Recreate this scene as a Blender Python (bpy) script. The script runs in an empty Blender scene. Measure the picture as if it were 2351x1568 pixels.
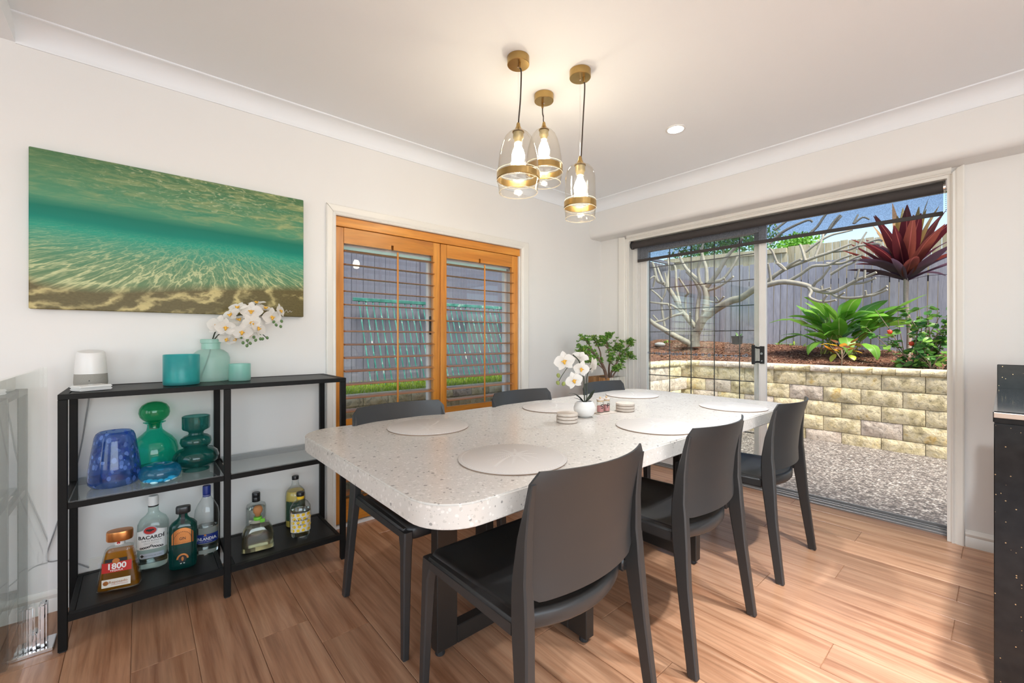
import bpy, bmesh, math, random
from mathutils import Vector, Matrix, noise as mnoise

# ------------------------------------------------------------------ camera, sky, sun, exposure
scene = bpy.context.scene
COL = scene.collection
rnd = random.Random(11)
PI = math.pi

CAM_H = 1.13
FPX = 985.0
YAW = math.radians(49.04)
cam_data = bpy.data.cameras.new('camera')
cam = bpy.data.objects.new('camera', cam_data)
COL.objects.link(cam)
cam_data.sensor_fit = 'HORIZONTAL'
cam_data.sensor_width = 36.0
cam_data.lens = 36.0 * FPX / 2351.0
cam_data.shift_y = -6.0 / 2351.0
cam_data.clip_start = 0.02
cam_data.clip_end = 200.0
cam.location = (0.0, 0.0, CAM_H)
cam.rotation_euler = (PI / 2, 0.0, YAW)
scene.camera = cam

world = bpy.data.worlds.new('sky')
scene.world = world
world.use_nodes = True
wnt = world.node_tree
wnt.nodes.clear()
sky = wnt.nodes.new('ShaderNodeTexSky')
sky.sky_type = 'NISHITA'
sky.sun_disc = False
sky.sun_elevation = math.radians(48)
sky.sun_rotation = math.radians(150)
sky.air_density = 1.0
sky.dust_density = 0.5
wbg = wnt.nodes.new('ShaderNodeBackground')
wbg.inputs['Strength'].default_value = 0.22
wout = wnt.nodes.new('ShaderNodeOutputWorld')
wnt.links.new(sky.outputs[0], wbg.inputs[0])
wnt.links.new(wbg.outputs[0], wout.inputs[0])

sun_d = bpy.data.lights.new('sun', 'SUN')
sun_d.energy = 7.6
sun_d.angle = math.radians(24)
sun_d.color = (1.0, 0.93, 0.82)
sun = bpy.data.objects.new('sun', sun_d)
COL.objects.link(sun)
sun.rotation_mode = 'QUATERNION'
sun.rotation_quaternion = Vector((-0.50, 0.16, -0.85)).to_track_quat('-Z', 'Y')

# added fill lamps behind the camera, standing in for daylight from unseen windows
def fill_lamp(name, loc, rot, sx, sy, power, color):
    d = bpy.data.lights.new(name, 'AREA')
    d.shape = 'RECTANGLE'; d.size = sx; d.size_y = sy
    d.energy = power; d.color = color
    o = bpy.data.objects.new(name, d); COL.objects.link(o)
    o.location = loc; o.rotation_euler = rot
    return o
fill_lamp('fill_light', (0.4, -2.84, 1.35), (math.radians(106), 0, 0), 3.2, 1.7, 26.0, (0.82, 0.92, 1.0))
fill_lamp('fill_light', (2.94, -0.2, 1.35), (math.radians(106), 0, math.radians(90)), 3.2, 1.7, 82.0, (0.84, 0.93, 1.0))

scene.view_settings.view_transform = 'Standard'
scene.view_settings.look = 'None'
scene.view_settings.gamma = 1.0
scene.view_settings.use_curve_mapping = False
scene.view_settings.exposure = 0.27
DOWNLIGHT = 60.0       # emission of the downlight lenses
BULB = 58.0           # emission of the pendant bulbs

# ------------------------------------------------------------------ helpers
SY, CY = math.sin(YAW), math.cos(YAW)

def at(u, v, y=None, x=None, z=None):
    """point of the place seen at photo pixel (u, v), on the plane y=, x= or z="""
    k = (u - 1175.5) / FPX
    dx, dy, dz = -SY + CY * k, CY + SY * k, -(v - 778.0) / FPX
    if y is not None: t = y / dy
    elif x is not None: t = x / dx
    else: t = (z - CAM_H) / dz
    return Vector((dx * t, dy * t, CAM_H + dz * t))

class MB:
    def __init__(self):
        self.v = []; self.f = []
    def add(self, vs, fs):
        o = len(self.v)
        self.v.extend([tuple(p) for p in vs])
        self.f.extend([tuple(i + o for i in q) for q in fs])
        return self
    def box(self, x0, x1, y0, y1, z0, z1):
        vs = [(x0,y0,z0),(x1,y0,z0),(x1,y1,z0),(x0,y1,z0),(x0,y0,z1),(x1,y0,z1),(x1,y1,z1),(x0,y1,z1)]
        return self.add(vs, [(0,3,2,1),(4,5,6,7),(0,1,5,4),(1,2,6,5),(2,3,7,6),(3,0,4,7)])
    def hexa(self, lo, hi):
        """box from two quads (4 points each, same winding)"""
        return self.add(list(lo) + list(hi), [(0,3,2,1),(4,5,6,7),(0,1,5,4),(1,2,6,5),(2,3,7,6),(3,0,4,7)])
    def loft(self, rings, cap=True, closed=False):
        n = len(rings[0]); vs = []; fs = []
        for r in rings: vs.extend(r)
        m = len(rings)
        for i in range(m - 1 + (1 if closed else 0)):
            a = i * n; b = ((i + 1) % m) * n
            for j in range(n):
                k = (j + 1) % n
                fs.append((a + j, a + k, b + k, b + j))
        if cap and not closed:
            fs.append(tuple(range(n - 1, -1, -1)))
            fs.append(tuple(range((m - 1) * n, m * n)))
        return self.add(vs, fs)
    def tube(self, pts, rad, seg=8, cap=True):
        pts = [Vector(p) for p in pts]
        if not isinstance(rad, (list, tuple)): rad = [rad] * len(pts)
        rings = []
        t0 = (pts[1] - pts[0]).normalized()
        ref = Vector((0, 0, 1)) if abs(t0.z) < 0.9 else Vector((1, 0, 0))
        nx = t0.cross(ref).normalized()
        for i, p in enumerate(pts):
            if i == 0: t = pts[1] - pts[0]
            elif i == len(pts) - 1: t = pts[-1] - pts[-2]
            else: t = (pts[i + 1] - pts[i]).normalized() + (pts[i] - pts[i - 1]).normalized()
            t.normalize()
            nx = (nx - t * nx.dot(t))
            if nx.length < 1e-6: nx = t.orthogonal()
            nx.normalize()
            ny = t.cross(nx)
            rings.append([p + (nx * math.cos(2 * PI * j / seg) + ny * math.sin(2 * PI * j / seg)) * rad[i] for j in range(seg)])
        return self.loft(rings, cap)
    def lathe(self, prof, seg=32, c=(0, 0, 0), cap=True, closed=False):
        rings = [[(c[0] + r * math.cos(2 * PI * j / seg), c[1] + r * math.sin(2 * PI * j / seg), c[2] + z) for j in range(seg)] for r, z in prof]
        return self.loft(rings, cap, closed)
    def slathe(self, prof, seg=40):
        """prof: (a, b, n, z) super-ellipse rings"""
        rings = []
        for a, b, n, z in prof:
            rg = []
            for j in range(seg):
                t = 2 * PI * (j + .5) / seg
                c, s = math.cos(t), math.sin(t)
                rg.append((a * math.copysign(abs(c) ** (2 / n), c), b * math.copysign(abs(s) ** (2 / n), s), z))
            rings.append(rg)
        return self.loft(rings)
    def prism(self, poly, z0, z1):
        return self.loft([[(x, y, z0) for x, y in poly], [(x, y, z1) for x, y in poly]])
    def grid(self, nu, nv, fn):
        vs = [fn(i / (nu - 1), j / (nv - 1)) for j in range(nv) for i in range(nu)]
        fs = [(j * nu + i, j * nu + i + 1, (j + 1) * nu + i + 1, (j + 1) * nu + i) for j in range(nv - 1) for i in range(nu - 1)]
        return self.add(vs, fs)
    def sphere(self, c, r, seg=12, rings=8, sz=1.0):
        prof = [(max(1e-4, r * math.sin(PI * i / rings)), -r * sz * math.cos(PI * i / rings)) for i in range(rings + 1)]
        return self.lathe(prof, seg, c)
    def mesh(self, name, bevel=0.0, seg=1, smooth=None, fix=True):
        me = bpy.data.meshes.new(name)
        me.from_pydata(self.v, [], self.f)
        if bevel or fix:
            bm = bmesh.new(); bm.from_mesh(me)
            if fix: bmesh.ops.recalc_face_normals(bm, faces=bm.faces)
            if bevel:
                ed = [e for e in bm.edges if len(e.link_faces) == 2 and e.calc_face_angle(0) > 0.6]
                bmesh.ops.bevel(bm, geom=ed, offset=bevel, segments=seg, affect='EDGES', clamp_overlap=True)
            bm.to_mesh(me); bm.free()
        if smooth is not None:
            me.shade_smooth()
            me.set_sharp_from_angle(angle=math.radians(smooth))
        return me
    def build(self, name, mat, parent=None, bevel=0.0, seg=1, smooth=None, loc=None, rot=None, fix=True):
        return link(name, self.mesh(name, bevel, seg, smooth, fix), mat, parent, loc, rot)

def link(name, me, mat, parent=None, loc=None, rot=None):
    if mat is not None and len(me.materials) == 0: me.materials.append(mat)
    o = bpy.data.objects.new(name, me)
    COL.objects.link(o)
    if parent: o.parent = parent
    if loc is not None: o.location = loc
    if rot is not None: o.rotation_euler = rot
    return o

def tag(o, label, cat, group=None):
    o['label'] = label; o['category'] = cat
    if group: o['group'] = group
    return o

def thing(name, label, cat, loc=(0, 0, 0), rotz=0.0, group=None):
    o = bpy.data.objects.new(name, None)
    o.empty_display_size = 0.05
    COL.objects.link(o)
    o.location = loc; o.rotation_euler = (0, 0, rotz)
    return tag(o, label, cat, group)

def struct(o):
    o['kind'] = 'structure'; return o

def stuff(o):
    o['kind'] = 'stuff'; return o

def copy_tree(o, parent=None):
    c = o.copy(); COL.objects.link(c)
    if parent is not None: c.parent = parent
    for ch in list(o.children): copy_tree(ch, c)
    return c

def smoothstep(a, b, x):
    t = max(0.0, min(1.0, (x - a) / (b - a))); return t * t * (3 - 2 * t)

def lerp_tab(tab, x):
    if x <= tab[0][0]: return tab[0][1]
    for (a, va), (b, vb) in zip(tab, tab[1:]):
        if x <= b: return va + (vb - va) * (x - a) / (b - a)
    return tab[-1][1]

def spline(pts, n=6):
    """Catmull-Rom through the points"""
    pts = [Vector(p) for p in pts]; out = []
    for i in range(len(pts) - 1):
        p0 = pts[max(0, i - 1)]; p1 = pts[i]; p2 = pts[i + 1]; p3 = pts[min(len(pts) - 1, i + 2)]
        for j in range(n):
            t = j / n
            out.append(0.5 * ((2 * p1) + (p2 - p0) * t + (2 * p0 - 5 * p1 + 4 * p2 - p3) * t * t + (3 * p1 - p0 - 3 * p2 + p3) * t ** 3))
    out.append(pts[-1]); return out

def text_geo(s, size, bold=0.0, sx=1.0, sp=1.0):
    """flat lettering centred on 0,0 in the (x, y) plane, made from the built-in font"""
    c = bpy.data.curves.new('lettering', 'FONT')
    c.body = s; c.size = size; c.align_x = 'CENTER'; c.align_y = 'CENTER'
    c.offset = bold; c.resolution_u = 3; c.space_character = sp
    o = bpy.data.objects.new('lettering', c)
    COL.objects.link(o)
    dg = bpy.context.evaluated_depsgraph_get()
    me = bpy.data.meshes.new_from_object(o.evaluated_get(dg))
    vs = [(v.co.x * sx, v.co.y) for v in me.vertices]
    fs = [tuple(p.vertices) for p in me.polygons]
    bpy.data.objects.remove(o); bpy.data.curves.remove(c); bpy.data.meshes.remove(me)
    return vs, fs

# ------------------------------------------------------------------ materials
def newmat(name):
    m = bpy.data.materials.new(name); m.use_nodes = True
    nt = m.node_tree; nt.nodes.clear()
    out = nt.nodes.new('ShaderNodeOutputMaterial')
    return m, nt, out

def nd(nt, typ, ins=None, **props):
    n = nt.nodes.new(typ)
    for k, v in props.items(): setattr(n, k, v)
    if ins:
        for k, v in ins.items():
            s = n.inputs[k]
            if isinstance(v, bpy.types.NodeSocket): nt.links.new(v, s)
            else:
                if isinstance(v, tuple) and len(v) == 3 and s.type == 'RGBA': v = v + (1.0,)
                s.default_value = v
    return n

def math_(nt, op, a, b=0.0, c=None, clamp=False):
    ins = {0: a, 1: b}
    if c is not None: ins[2] = c
    return nd(nt, 'ShaderNodeMath', ins, operation=op, use_clamp=clamp).outputs[0]

def mixc(nt, f, a, b, blend='MIX'):
    n = nd(nt, 'ShaderNodeMix', {0: f, 6: a, 7: b}, data_type='RGBA', blend_type=blend)
    return n.outputs[2]

def ramp(nt, fac, stops, interp='LINEAR'):
    n = nd(nt, 'ShaderNodeValToRGB', {0: fac})
    cr = n.color_ramp; cr.interpolation = interp
    while len(cr.elements) < len(stops): cr.elements.new(0.5)
    for e, (p, c) in zip(cr.elements, stops):
        e.position = p
        e.color = (c, c, c, 1) if isinstance(c, (int, float)) else tuple(c) + (1.0,)
    return n.outputs[0]

def coords(nt, scale=(1, 1, 1), kind='Object', rot=(0, 0, 0), loc=(0, 0, 0)):
    tc = nd(nt, 'ShaderNodeTexCoord')
    mp = nd(nt, 'ShaderNodeMapping', {'Vector': tc.outputs[kind], 'Scale': scale, 'Rotation': rot, 'Location': loc})
    return mp.outputs[0]

def principled(nt, out, **kw):
    b = nd(nt, 'ShaderNodeBsdfPrincipled')
    names = dict(base='Base Color', rough='Roughness', metal='Metallic', spec='Specular IOR Level', coat='Coat Weight',
                 coat_rough='Coat Roughness', trans='Transmission Weight', ior='IOR', normal='Normal', emit='Emission Color',
                 emit_s='Emission Strength', alpha='Alpha', sheen='Sheen Weight', sss='Subsurface Weight')
    for k, v in kw.items():
        s = b.inputs[names[k]]
        if isinstance(v, bpy.types.NodeSocket): nt.links.new(v, s)
        else:
            if isinstance(v, tuple) and len(v) == 3: v = v + (1.0,) if s.type == 'RGBA' else v
            s.default_value = v
    nt.links.new(b.outputs[0], out.inputs[0])
    return b

def simple(name, base, rough=0.5, metal=0.0, var=0.06, vscale=12.0, bump=0.0, bscale=200.0, kind='Object', **kw):
    """plain surface with a little procedural variation and fine relief"""
    m, nt, out = newmat(name)
    co = coords(nt, kind=kind)
    nz = nd(nt, 'ShaderNodeTexNoise', {'Vector': co, 'Scale': vscale, 'Detail': 4.0}).outputs[0]
    lo = tuple(max(0, c * (1 - var)) for c in base); hi = tuple(min(1, c * (1 + var)) for c in base)
    col = mixc(nt, nz, lo, hi)
    ins = dict(base=col, rough=rough, metal=metal); ins.update(kw)
    if bump:
        bz = nd(nt, 'ShaderNodeTexNoise', {'Vector': co, 'Scale': bscale, 'Detail': 2.0}).outputs[0]
        ins['normal'] = nd(nt, 'ShaderNodeBump', {'Height': bz, 'Strength': bump, 'Distance': 0.002}).outputs[0]
    principled(nt, out, **ins)
    return m

def schlick(nt, ior=1.45, normal=None):
    """Fresnel reflectance that is the same from both sides of a thin wall"""
    ins = {'Blend': 0.5}
    if normal is not None: ins['Normal'] = normal
    f = nd(nt, 'ShaderNodeLayerWeight', ins).outputs['Facing']
    f0 = ((ior - 1) / (ior + 1)) ** 2
    return math_(nt, 'MULTIPLY_ADD', math_(nt, 'POWER', f, 5.0), 1 - f0, f0)

def glassy(name, tint, edge=None, rough=0.0, body=None, gloss=1.0, ior=1.45):
    """thin-walled glass: tinted see-through with Fresnel reflection; the tint deepens where the wall is seen edge-on"""
    m, nt, out = newmat(name)
    edge = edge or tuple(c * c for c in tint)
    lw = nd(nt, 'ShaderNodeLayerWeight', {'Blend': 0.5}).outputs['Facing']
    lw = math_(nt, 'POWER', lw, 2.6)
    col = mixc(nt, lw, tint, edge)
    tr = nd(nt, 'ShaderNodeBsdfTransparent', {'Color': col}).outputs[0]
    if body:
        bcol, bf = body
        df = nd(nt, 'ShaderNodeBsdfDiffuse', {'Color': bcol}).outputs[0]
        tl = nd(nt, 'ShaderNodeBsdfTranslucent', {'Color': bcol}).outputs[0]
        mx = nd(nt, 'ShaderNodeMixShader', {0: 0.5, 1: df, 2: tl}).outputs[0]
        tr = nd(nt, 'ShaderNodeMixShader', {0: bf, 1: tr, 2: mx}).outputs[0]
    gl = nd(nt, 'ShaderNodeBsdfGlossy', {'Color': (1, 1, 1), 'Roughness': rough}).outputs[0]
    fr = math_(nt, 'MULTIPLY', schlick(nt, ior), gloss)
    ms = nd(nt, 'ShaderNodeMixShader', {0: fr, 1: tr, 2: gl}).outputs[0]
    nt.links.new(ms, out.inputs[0])
    return m

def emitter(name, col, strength):
    m, nt, out = newmat(name)
    e = nd(nt, 'ShaderNodeEmission', {'Color': col, 'Strength': strength})
    nt.links.new(e.outputs[0], out.inputs[0])
    return m

def wood(name, c1, c2, c3, scale=(1, 14, 14), rough=0.4, rnd_amt=0.25, coat=0.0, bump=0.15, grain=30.0, rot=(0, 0, 0)):
    """board: long fibres, cathedral figure, tone that differs from board to board (object random)"""
    m, nt, out = newmat(name)
    oi = nd(nt, 'ShaderNodeObjectInfo').outputs['Random']
    tc = nd(nt, 'ShaderNodeTexCoord').outputs['Object']
    off = nd(nt, 'ShaderNodeCombineXYZ', {0: math_(nt, 'MULTIPLY', oi, 37.0), 1: math_(nt, 'MULTIPLY', oi, 91.0), 2: math_(nt, 'MULTIPLY', oi, 53.0)}).outputs[0]
    ad = nd(nt, 'ShaderNodeVectorMath', {0: tc, 1: off}, operation='ADD').outputs[0]
    mp = nd(nt, 'ShaderNodeMapping', {'Vector': ad, 'Scale': scale, 'Rotation': rot}).outputs[0]
    n1 = nd(nt, 'ShaderNodeTexNoise', {'Vector': mp, 'Scale': 1.6, 'Detail': 6.0, 'Roughness': 0.6, 'Distortion': 0.6}).outputs[0]
    w = nd(nt, 'ShaderNodeTexNoise', {'Vector': mp, 'Scale': grain / 4.0, 'Detail': 3.0, 'Distortion': 0.2}).outputs[0]
    col = ramp(nt, n1, [(0.3, c1), (0.5, c2), (0.72, c3)])
    fl = ramp(nt, w, [(0.35, 0.72), (0.55, 1.0)])
    col = mixc(nt, 0.55, col, fl, 'MULTIPLY')
    tone = math_(nt, 'ADD', math_(nt, 'MULTIPLY', oi, rnd_amt), 1.0 - rnd_amt / 2)
    tcol = nd(nt, 'ShaderNodeCombineColor', {0: tone, 1: tone, 2: tone}).outputs[0]
    col = mixc(nt, 1.0, col, tcol, 'MULTIPLY')
    ins = dict(base=col, rough=rough)
    if coat: ins['coat'] = coat; ins['coat_rough'] = 0.25
    if bump: ins['normal'] = nd(nt, 'ShaderNodeBump', {'Height': w, 'Strength': bump, 'Distance': 0.002}).outputs[0]
    principled(nt, out, **ins)
    return m

M = {}
M['wall'] = simple('wall_paint', (0.80, 0.785, 0.76), 0.7, var=0.02, vscale=3, bump=0.05, bscale=350)
M['ceiling'] = simple('ceiling_paint', (0.855, 0.875, 0.895), 0.8, var=0.012, vscale=2)
M['trim'] = simple('gloss_trim_paint', (0.80, 0.775, 0.72), 0.28, var=0.03, vscale=6)
M['alu'] = simple('white_aluminium', (0.78, 0.76, 0.73), 0.35, var=0.03)
M['black_metal'] = simple('black_powder_coat', (0.008, 0.0075, 0.007), 0.5, spec=0.18, var=0.2, bump=0.15, bscale=900)
M['black_board'] = simple('black_brown_board', (0.012, 0.011, 0.010), 0.42, spec=0.25, var=0.25, vscale=40)
M['leg_metal'] = simple('dark_bronze_leg', (0.020, 0.018, 0.016), 0.4, var=0.15)
M['chair'] = simple('charcoal_resin', (0.030, 0.030, 0.030), 0.40, var=0.10, vscale=5, bump=0.10, bscale=1200)
M['brass'] = simple('aged_brass', (0.46, 0.31, 0.12), 0.28, metal=1.0, var=0.12, vscale=30)
M['chrome'] = simple('chrome', (0.75, 0.75, 0.76), 0.12, metal=1.0, var=0.02)
M['cedar'] = wood('honey_cedar', (0.46, 0.15, 0.016), (0.66, 0.25, 0.030), (0.78, 0.35, 0.060), scale=(8, 8, 0.7), rough=0.33, rnd_amt=0.30, coat=0.25)
M['cedar_h'] = wood('honey_cedar_rail', (0.46, 0.15, 0.016), (0.66, 0.25, 0.030), (0.78, 0.35, 0.060), scale=(8, 0.7, 8), rough=0.33, rnd_amt=0.30, coat=0.25)
M['slat'] = wood('honey_cedar_slat', (0.36, 0.14, 0.04), (0.50, 0.22, 0.075), (0.60, 0.30, 0.12), scale=(8, 0.7, 8), rough=0.3, rnd_amt=0.18, coat=0.4)
M['plank'] = wood('vinyl_plank', (0.28, 0.120, 0.058), (0.44, 0.228, 0.128), (0.57, 0.33, 0.198), scale=(0.8, 15, 15), rough=0.30, rnd_amt=0.26, bump=0.05, grain=26)
M['pane'] = glassy('window_glass', (0.97, 0.985, 0.98), (0.90, 0.94, 0.93))
M['pane_wall'] = glassy('balustrade_glass', (0.98, 0.985, 0.975), (0.90, 0.93, 0.89))
M['white_plastic'] = simple('white_plastic', (0.82, 0.81, 0.79), 0.35, var=0.02)
M['black_plastic'] = simple('black_plastic', (0.015, 0.015, 0.016), 0.3, var=0.1)
M['downlight'] = emitter('downlight_lens', (0.96, 0.97, 1.0), DOWNLIGHT)
M['bulb'] = emitter('filament_bulb', (1.0, 0.87, 0.66), BULB)
M['rubber'] = simple('black_rubber', (0.02, 0.02, 0.02), 0.7)
# ------------------------------------------------------------------ room shell
WX, WY = -2.60, 3.41            # inner faces of the left wall and of the door wall
CZ = 2.40
OY0, OY1, OZ1 = 0.874, 2.349, 1.862     # opening in the left wall
DX0, DX1, DZ1 = -2.301, -0.199, 2.047   # opening in the door wall
RX, FY = 3.0, -2.9

floor = struct(MB().box(WX - .15, RX + .1, FY - .1, 3.5, -0.12, -0.004).build('floor', M['plank']))
struct(MB().box(WX - .15, RX + .1, FY - .1, 3.62, CZ, CZ + .2).build('ceiling', M['ceiling']))
struct(MB().box(WX - .15, WX, FY - .1, OY0, -.3, CZ).box(WX - .15, WX, OY1, 3.62, -.3, CZ).box(WX - .15, WX, OY0, OY1, OZ1, CZ)
       .box(WX - .15, WX, OY0, OY1, -.3, 0.015).build('wall_left', M['wall']))
struct(MB().box(WX, DX0, WY, 3.62, -.3, CZ).box(DX1, RX + .1, WY, 3.62, -.3, CZ).box(DX0, DX1, WY, 3.62, DZ1, CZ)
       .build('wall_back', M['wall']))
# unseen walls behind the camera, with window openings added to let in fill
struct(MB().box(WX, -1.2, FY - .1, FY, 0, CZ).box(2.0, RX, FY - .1, FY, 0, CZ).box(-1.2, 2.0, FY - .1, FY, 0, .5).box(-1.2, 2.0, FY - .1, FY, 2.2, CZ)
       .build('wall_front', M['wall']))
struct(MB().box(RX, RX + .1, FY - .1, -1.8, 0, CZ).box(RX, RX + .1, 1.4, WY, 0, CZ).box(RX, RX + .1, -1.8, 1.4, 0, .5).box(RX, RX + .1, -1.8, 1.4, 2.2, CZ)
       .build('wall_right', M['wall']))
for nm, b in (('unseen_window_2', (-1.2, 2.0, FY - .07, FY - .03, .5, 2.2)), ('unseen_window_3', (RX + .03, RX + .07, -1.8, 1.4, .5, 2.2))):
    x0, x1, y0, y1, z0, z1 = b; mb = MB(); w = .05
    if x1 - x0 > 1:
        mb.box(x0, x1, y0, y1, z0, z0 + w).box(x0, x1, y0, y1, z1 - w, z1).box(x0, x0 + w, y0, y1, z0, z1).box(x1 - w, x1, y0, y1, z0, z1).box((x0 + x1) / 2 - w / 2, (x0 + x1) / 2 + w / 2, y0, y1, z0, z1)
    else:
        mb.box(x0, x1, y0, y1, z0, z0 + w).box(x0, x1, y0, y1, z1 - w, z1).box(x0, x1, y0, y0 + w, z0, z1).box(x0, x1, y1 - w, y1, z0, z1).box(x0, x1, (y0 + y1) / 2 - w / 2, (y0 + y1) / 2 + w / 2, z0, z1)
    struct(mb.build(nm, M['alu']))

# bulkhead above the glass door with a rounded lower edge, and a beam across the ceiling
prof = [(WY, 2.080)]
prof += [(3.230 + .045 - .045 * math.sin(a), 2.080 + .045 - .045 * math.cos(a)) for a in [PI / 2 * i / 8 for i in range(9)]]
prof += [(3.230, CZ), (WY, CZ)]
struct(MB().loft([[(x, y, z) for y, z in prof] for x in (WX, RX)]).build('wall_bulkhead', M['wall'], smooth=40))
struct(MB().box(WX, RX, -.75, -.375, 2.318, CZ).build('ceiling_beam', M['ceiling']))

# cove cornice
def cove(depth=.085, drop=.088, n=8):
    pts = [(0, 0), (depth + .006, 0), (depth + .006, -.006), (depth, -.008)]
    for i in range(n + 1):
        a = PI / 2 * i / n
        pts.append((depth - (depth - .007) * math.sin(a), -.008 - (drop - .016) * (1 - math.cos(a))))
    pts += [(.006, -drop + .006), (.006, -drop), (0, -drop)]
    return pts
cv = cove()
struct(MB().loft([[(WX + d, y, CZ + z) for d, z in cv] for y in (-.375, 3.23)]).build('trim_1', M['ceiling'], smooth=35))
struct(MB().loft([[(x, 3.23 - d, CZ + z) for d, z in cv] for x in (WX, RX)]).build('trim_2', M['ceiling'], smooth=35))

# moulded baseboards
bprof = [(0, 0), (.014, 0), (.014, .050), (.011, .056), (.013, .062), (.013, .070), (.007, .080), (.004, .090), (0, .090)]
struct(MB().loft([[(WX + d, y, z) for d, z in bprof] for y in (FY, OY0 - .056)]).build('baseboard_left', M['trim'], smooth=30))
struct(MB().loft([[(WX + d, y, z) for d, z in bprof] for y in (OY1 + .082, WY)]).build('baseboard_left', M['trim'], smooth=30))
struct(MB().loft([[(x, WY - d, z) for d, z in bprof] for x in (DX1 + .052, RX)]).build('baseboard_back', M['trim'], smooth=30))
struct(MB().loft([[(x, WY - d, z) for d, z in bprof] for x in (WX, DX0 - .087)]).build('baseboard_back', M['trim'], smooth=30))

# architraves (moulded casings)
def casing(w):     # (offset from the opening edge, height above the wall)
    return [(0, 0), (0, .012), (.006, .016), (.011, .012), (.015, .010), (.020, .015), (.026, .017), (w - .006, .019), (w, .015), (w, 0)]
def casing_side(w): return casing(w)
a1 = MB()
c = casing(.055)
a1.loft([[(WX + hh, OY0 - o, z if z < 1 else OZ1 + o) for o, hh in c] for z in (0.0, 2.0)])
c2 = casing(.078)
a1.loft([[(WX + hh, OY1 + o, z if z < 1 else OZ1 + o * .06 / .078) for o, hh in c2] for z in (0.0, 2.0)])
c3 = casing(.060)
a1.loft([[(WX + hh, (OY0 - o * .055 / .06) if e == 0 else (OY1 + o * .078 / .06), OZ1 + o) for o, hh in c3] for e in (0, 1)])
struct(a1.build('trim_3', M['trim'], smooth=30))
a2 = MB()
c = casing(.086)
a2.loft([[(DX0 - o, WY - hh, z if z < 1 else DZ1 + min(o, .033)) for o, hh in c] for z in (0.0, 2.0)])
c = casing(.050)
a2.loft([[(DX1 + o, WY - hh, z if z < 1 else DZ1 + min(o, .033)) for o, hh in c] for z in (0.0, 2.0)])
ch = [(0, 0), (0, .012), (.006, .016), (.012, .010), (.018, .016), (.033, .018), (.033, 0)]
a2.loft([[(x, WY - hh, DZ1 + o) for o, hh in ch] for x in (DX0, DX1)])
struct(a2.build('trim_4', M['trim'], smooth=30))

# floor planks, each a board with its own grain
PW, PL = 0.1787, 1.22
row_joint = {-8: -.135, -7: -.53, -11: -.42, -9: -.747, -6: -.14, -18: -1.668}   # end joints seen in the photograph
plank_me = MB().box(-PL / 2 + .0009, PL / 2 - .0009, -PW / 2 + .0008, PW / 2 - .0008, -.004, 0).mesh('plank', bevel=.0011)
plank_me.materials.append(M['plank'])
prev = 0.0
for r in range(-27, 6):
    y0 = 2.479 + (r + 7) * PW      # lower edge of the row
    y1 = y0 + PW
    if y0 > 3.47 or y1 < -1.6: continue
    if r in row_joint: j = row_joint[r]
    else: j = prev + rnd.choice((.33, .47, .61, .75)) * PL
    prev = j
    x = j - math.ceil((j - WX) / PL) * PL
    while x < 1.0:
        c = x + PL / 2
        clip0 = max(x, WX - .02); clip1 = min(y1, 3.49)
        if c + PL / 2 > WX + .02:
            if x < WX - .02 or y1 > 3.49:
                pm = MB().box(max(x, WX - .02) - c + .0009, PL / 2 - .0009, -PW / 2 + .0008, min(PW / 2 - .0008, 3.49 - (y0 + PW / 2)), -.004, 0).mesh('plank', bevel=.0011)
                pm.materials.append(M['plank'])
            else: pm = plank_me
            link('plank', pm, None, floor, (c, y0 + PW / 2, 0))
        x += PL

# ------------------------------------------------------------------ glazed sliding door in the door wall
door = struct(bpy.data.objects.new('door_1', None)); COL.objects.link(door)
door.location = ((DX0 + DX1) / 2, 3.5, 0)
def dpart(name, mb, mat, **kw):
    mb.v = [(x - door.location.x, y - door.location.y, z) for x, y, z in mb.v]
    return mb.build(name, mat, door, **kw)
RL = .018   # timber reveal lining
dpart('reveal_lining', MB().box(DX0, DX0 + RL, WY, 3.50, 0, DZ1).box(DX1 - RL, DX1, WY, 3.50, 0, DZ1).box(DX0 + RL, DX1 - RL, WY, 3.50, DZ1 - RL, DZ1), M['trim'])
# fixed aluminium frame
fx0, fx1 = DX0 + .004, DX1 - .004
M['track'] = simple('grey_anodised_track', (.30, .29, .28), .4, metal=.5, var=.1)
dpart('frame_jamb', MB().box(fx0, fx0 + .045, 3.50, 3.60, .0, DZ1 - .004).box(fx0 + .045, fx0 + .060, 3.515, 3.535, .02, DZ1 - .05), M['alu'], bevel=.002)
dpart('frame_jamb', MB().box(fx1 - .020, fx1, 3.50, 3.60, .0, DZ1 - .004), M['alu'], bevel=.002)
dpart('frame_head', MB().box(fx0 + .045, fx1 - .020, 3.50, 3.60, DZ1 - .055, DZ1 - .004), M['alu'], bevel=.002)
dpart('sill_track', MB().box(fx0 + .045, fx1 - .020, 3.485, 3.61, -.006, .012).box(fx0 + .045, fx1 - .020, 3.505, 3.513, .012, .024).box(fx0 + .045, fx1 - .020, 3.545, 3.553, .012, .024).box(fx0 + .045, fx1 - .020, 3.590, 3.598, .012, .030), M['track'], bevel=.0015)
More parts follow.
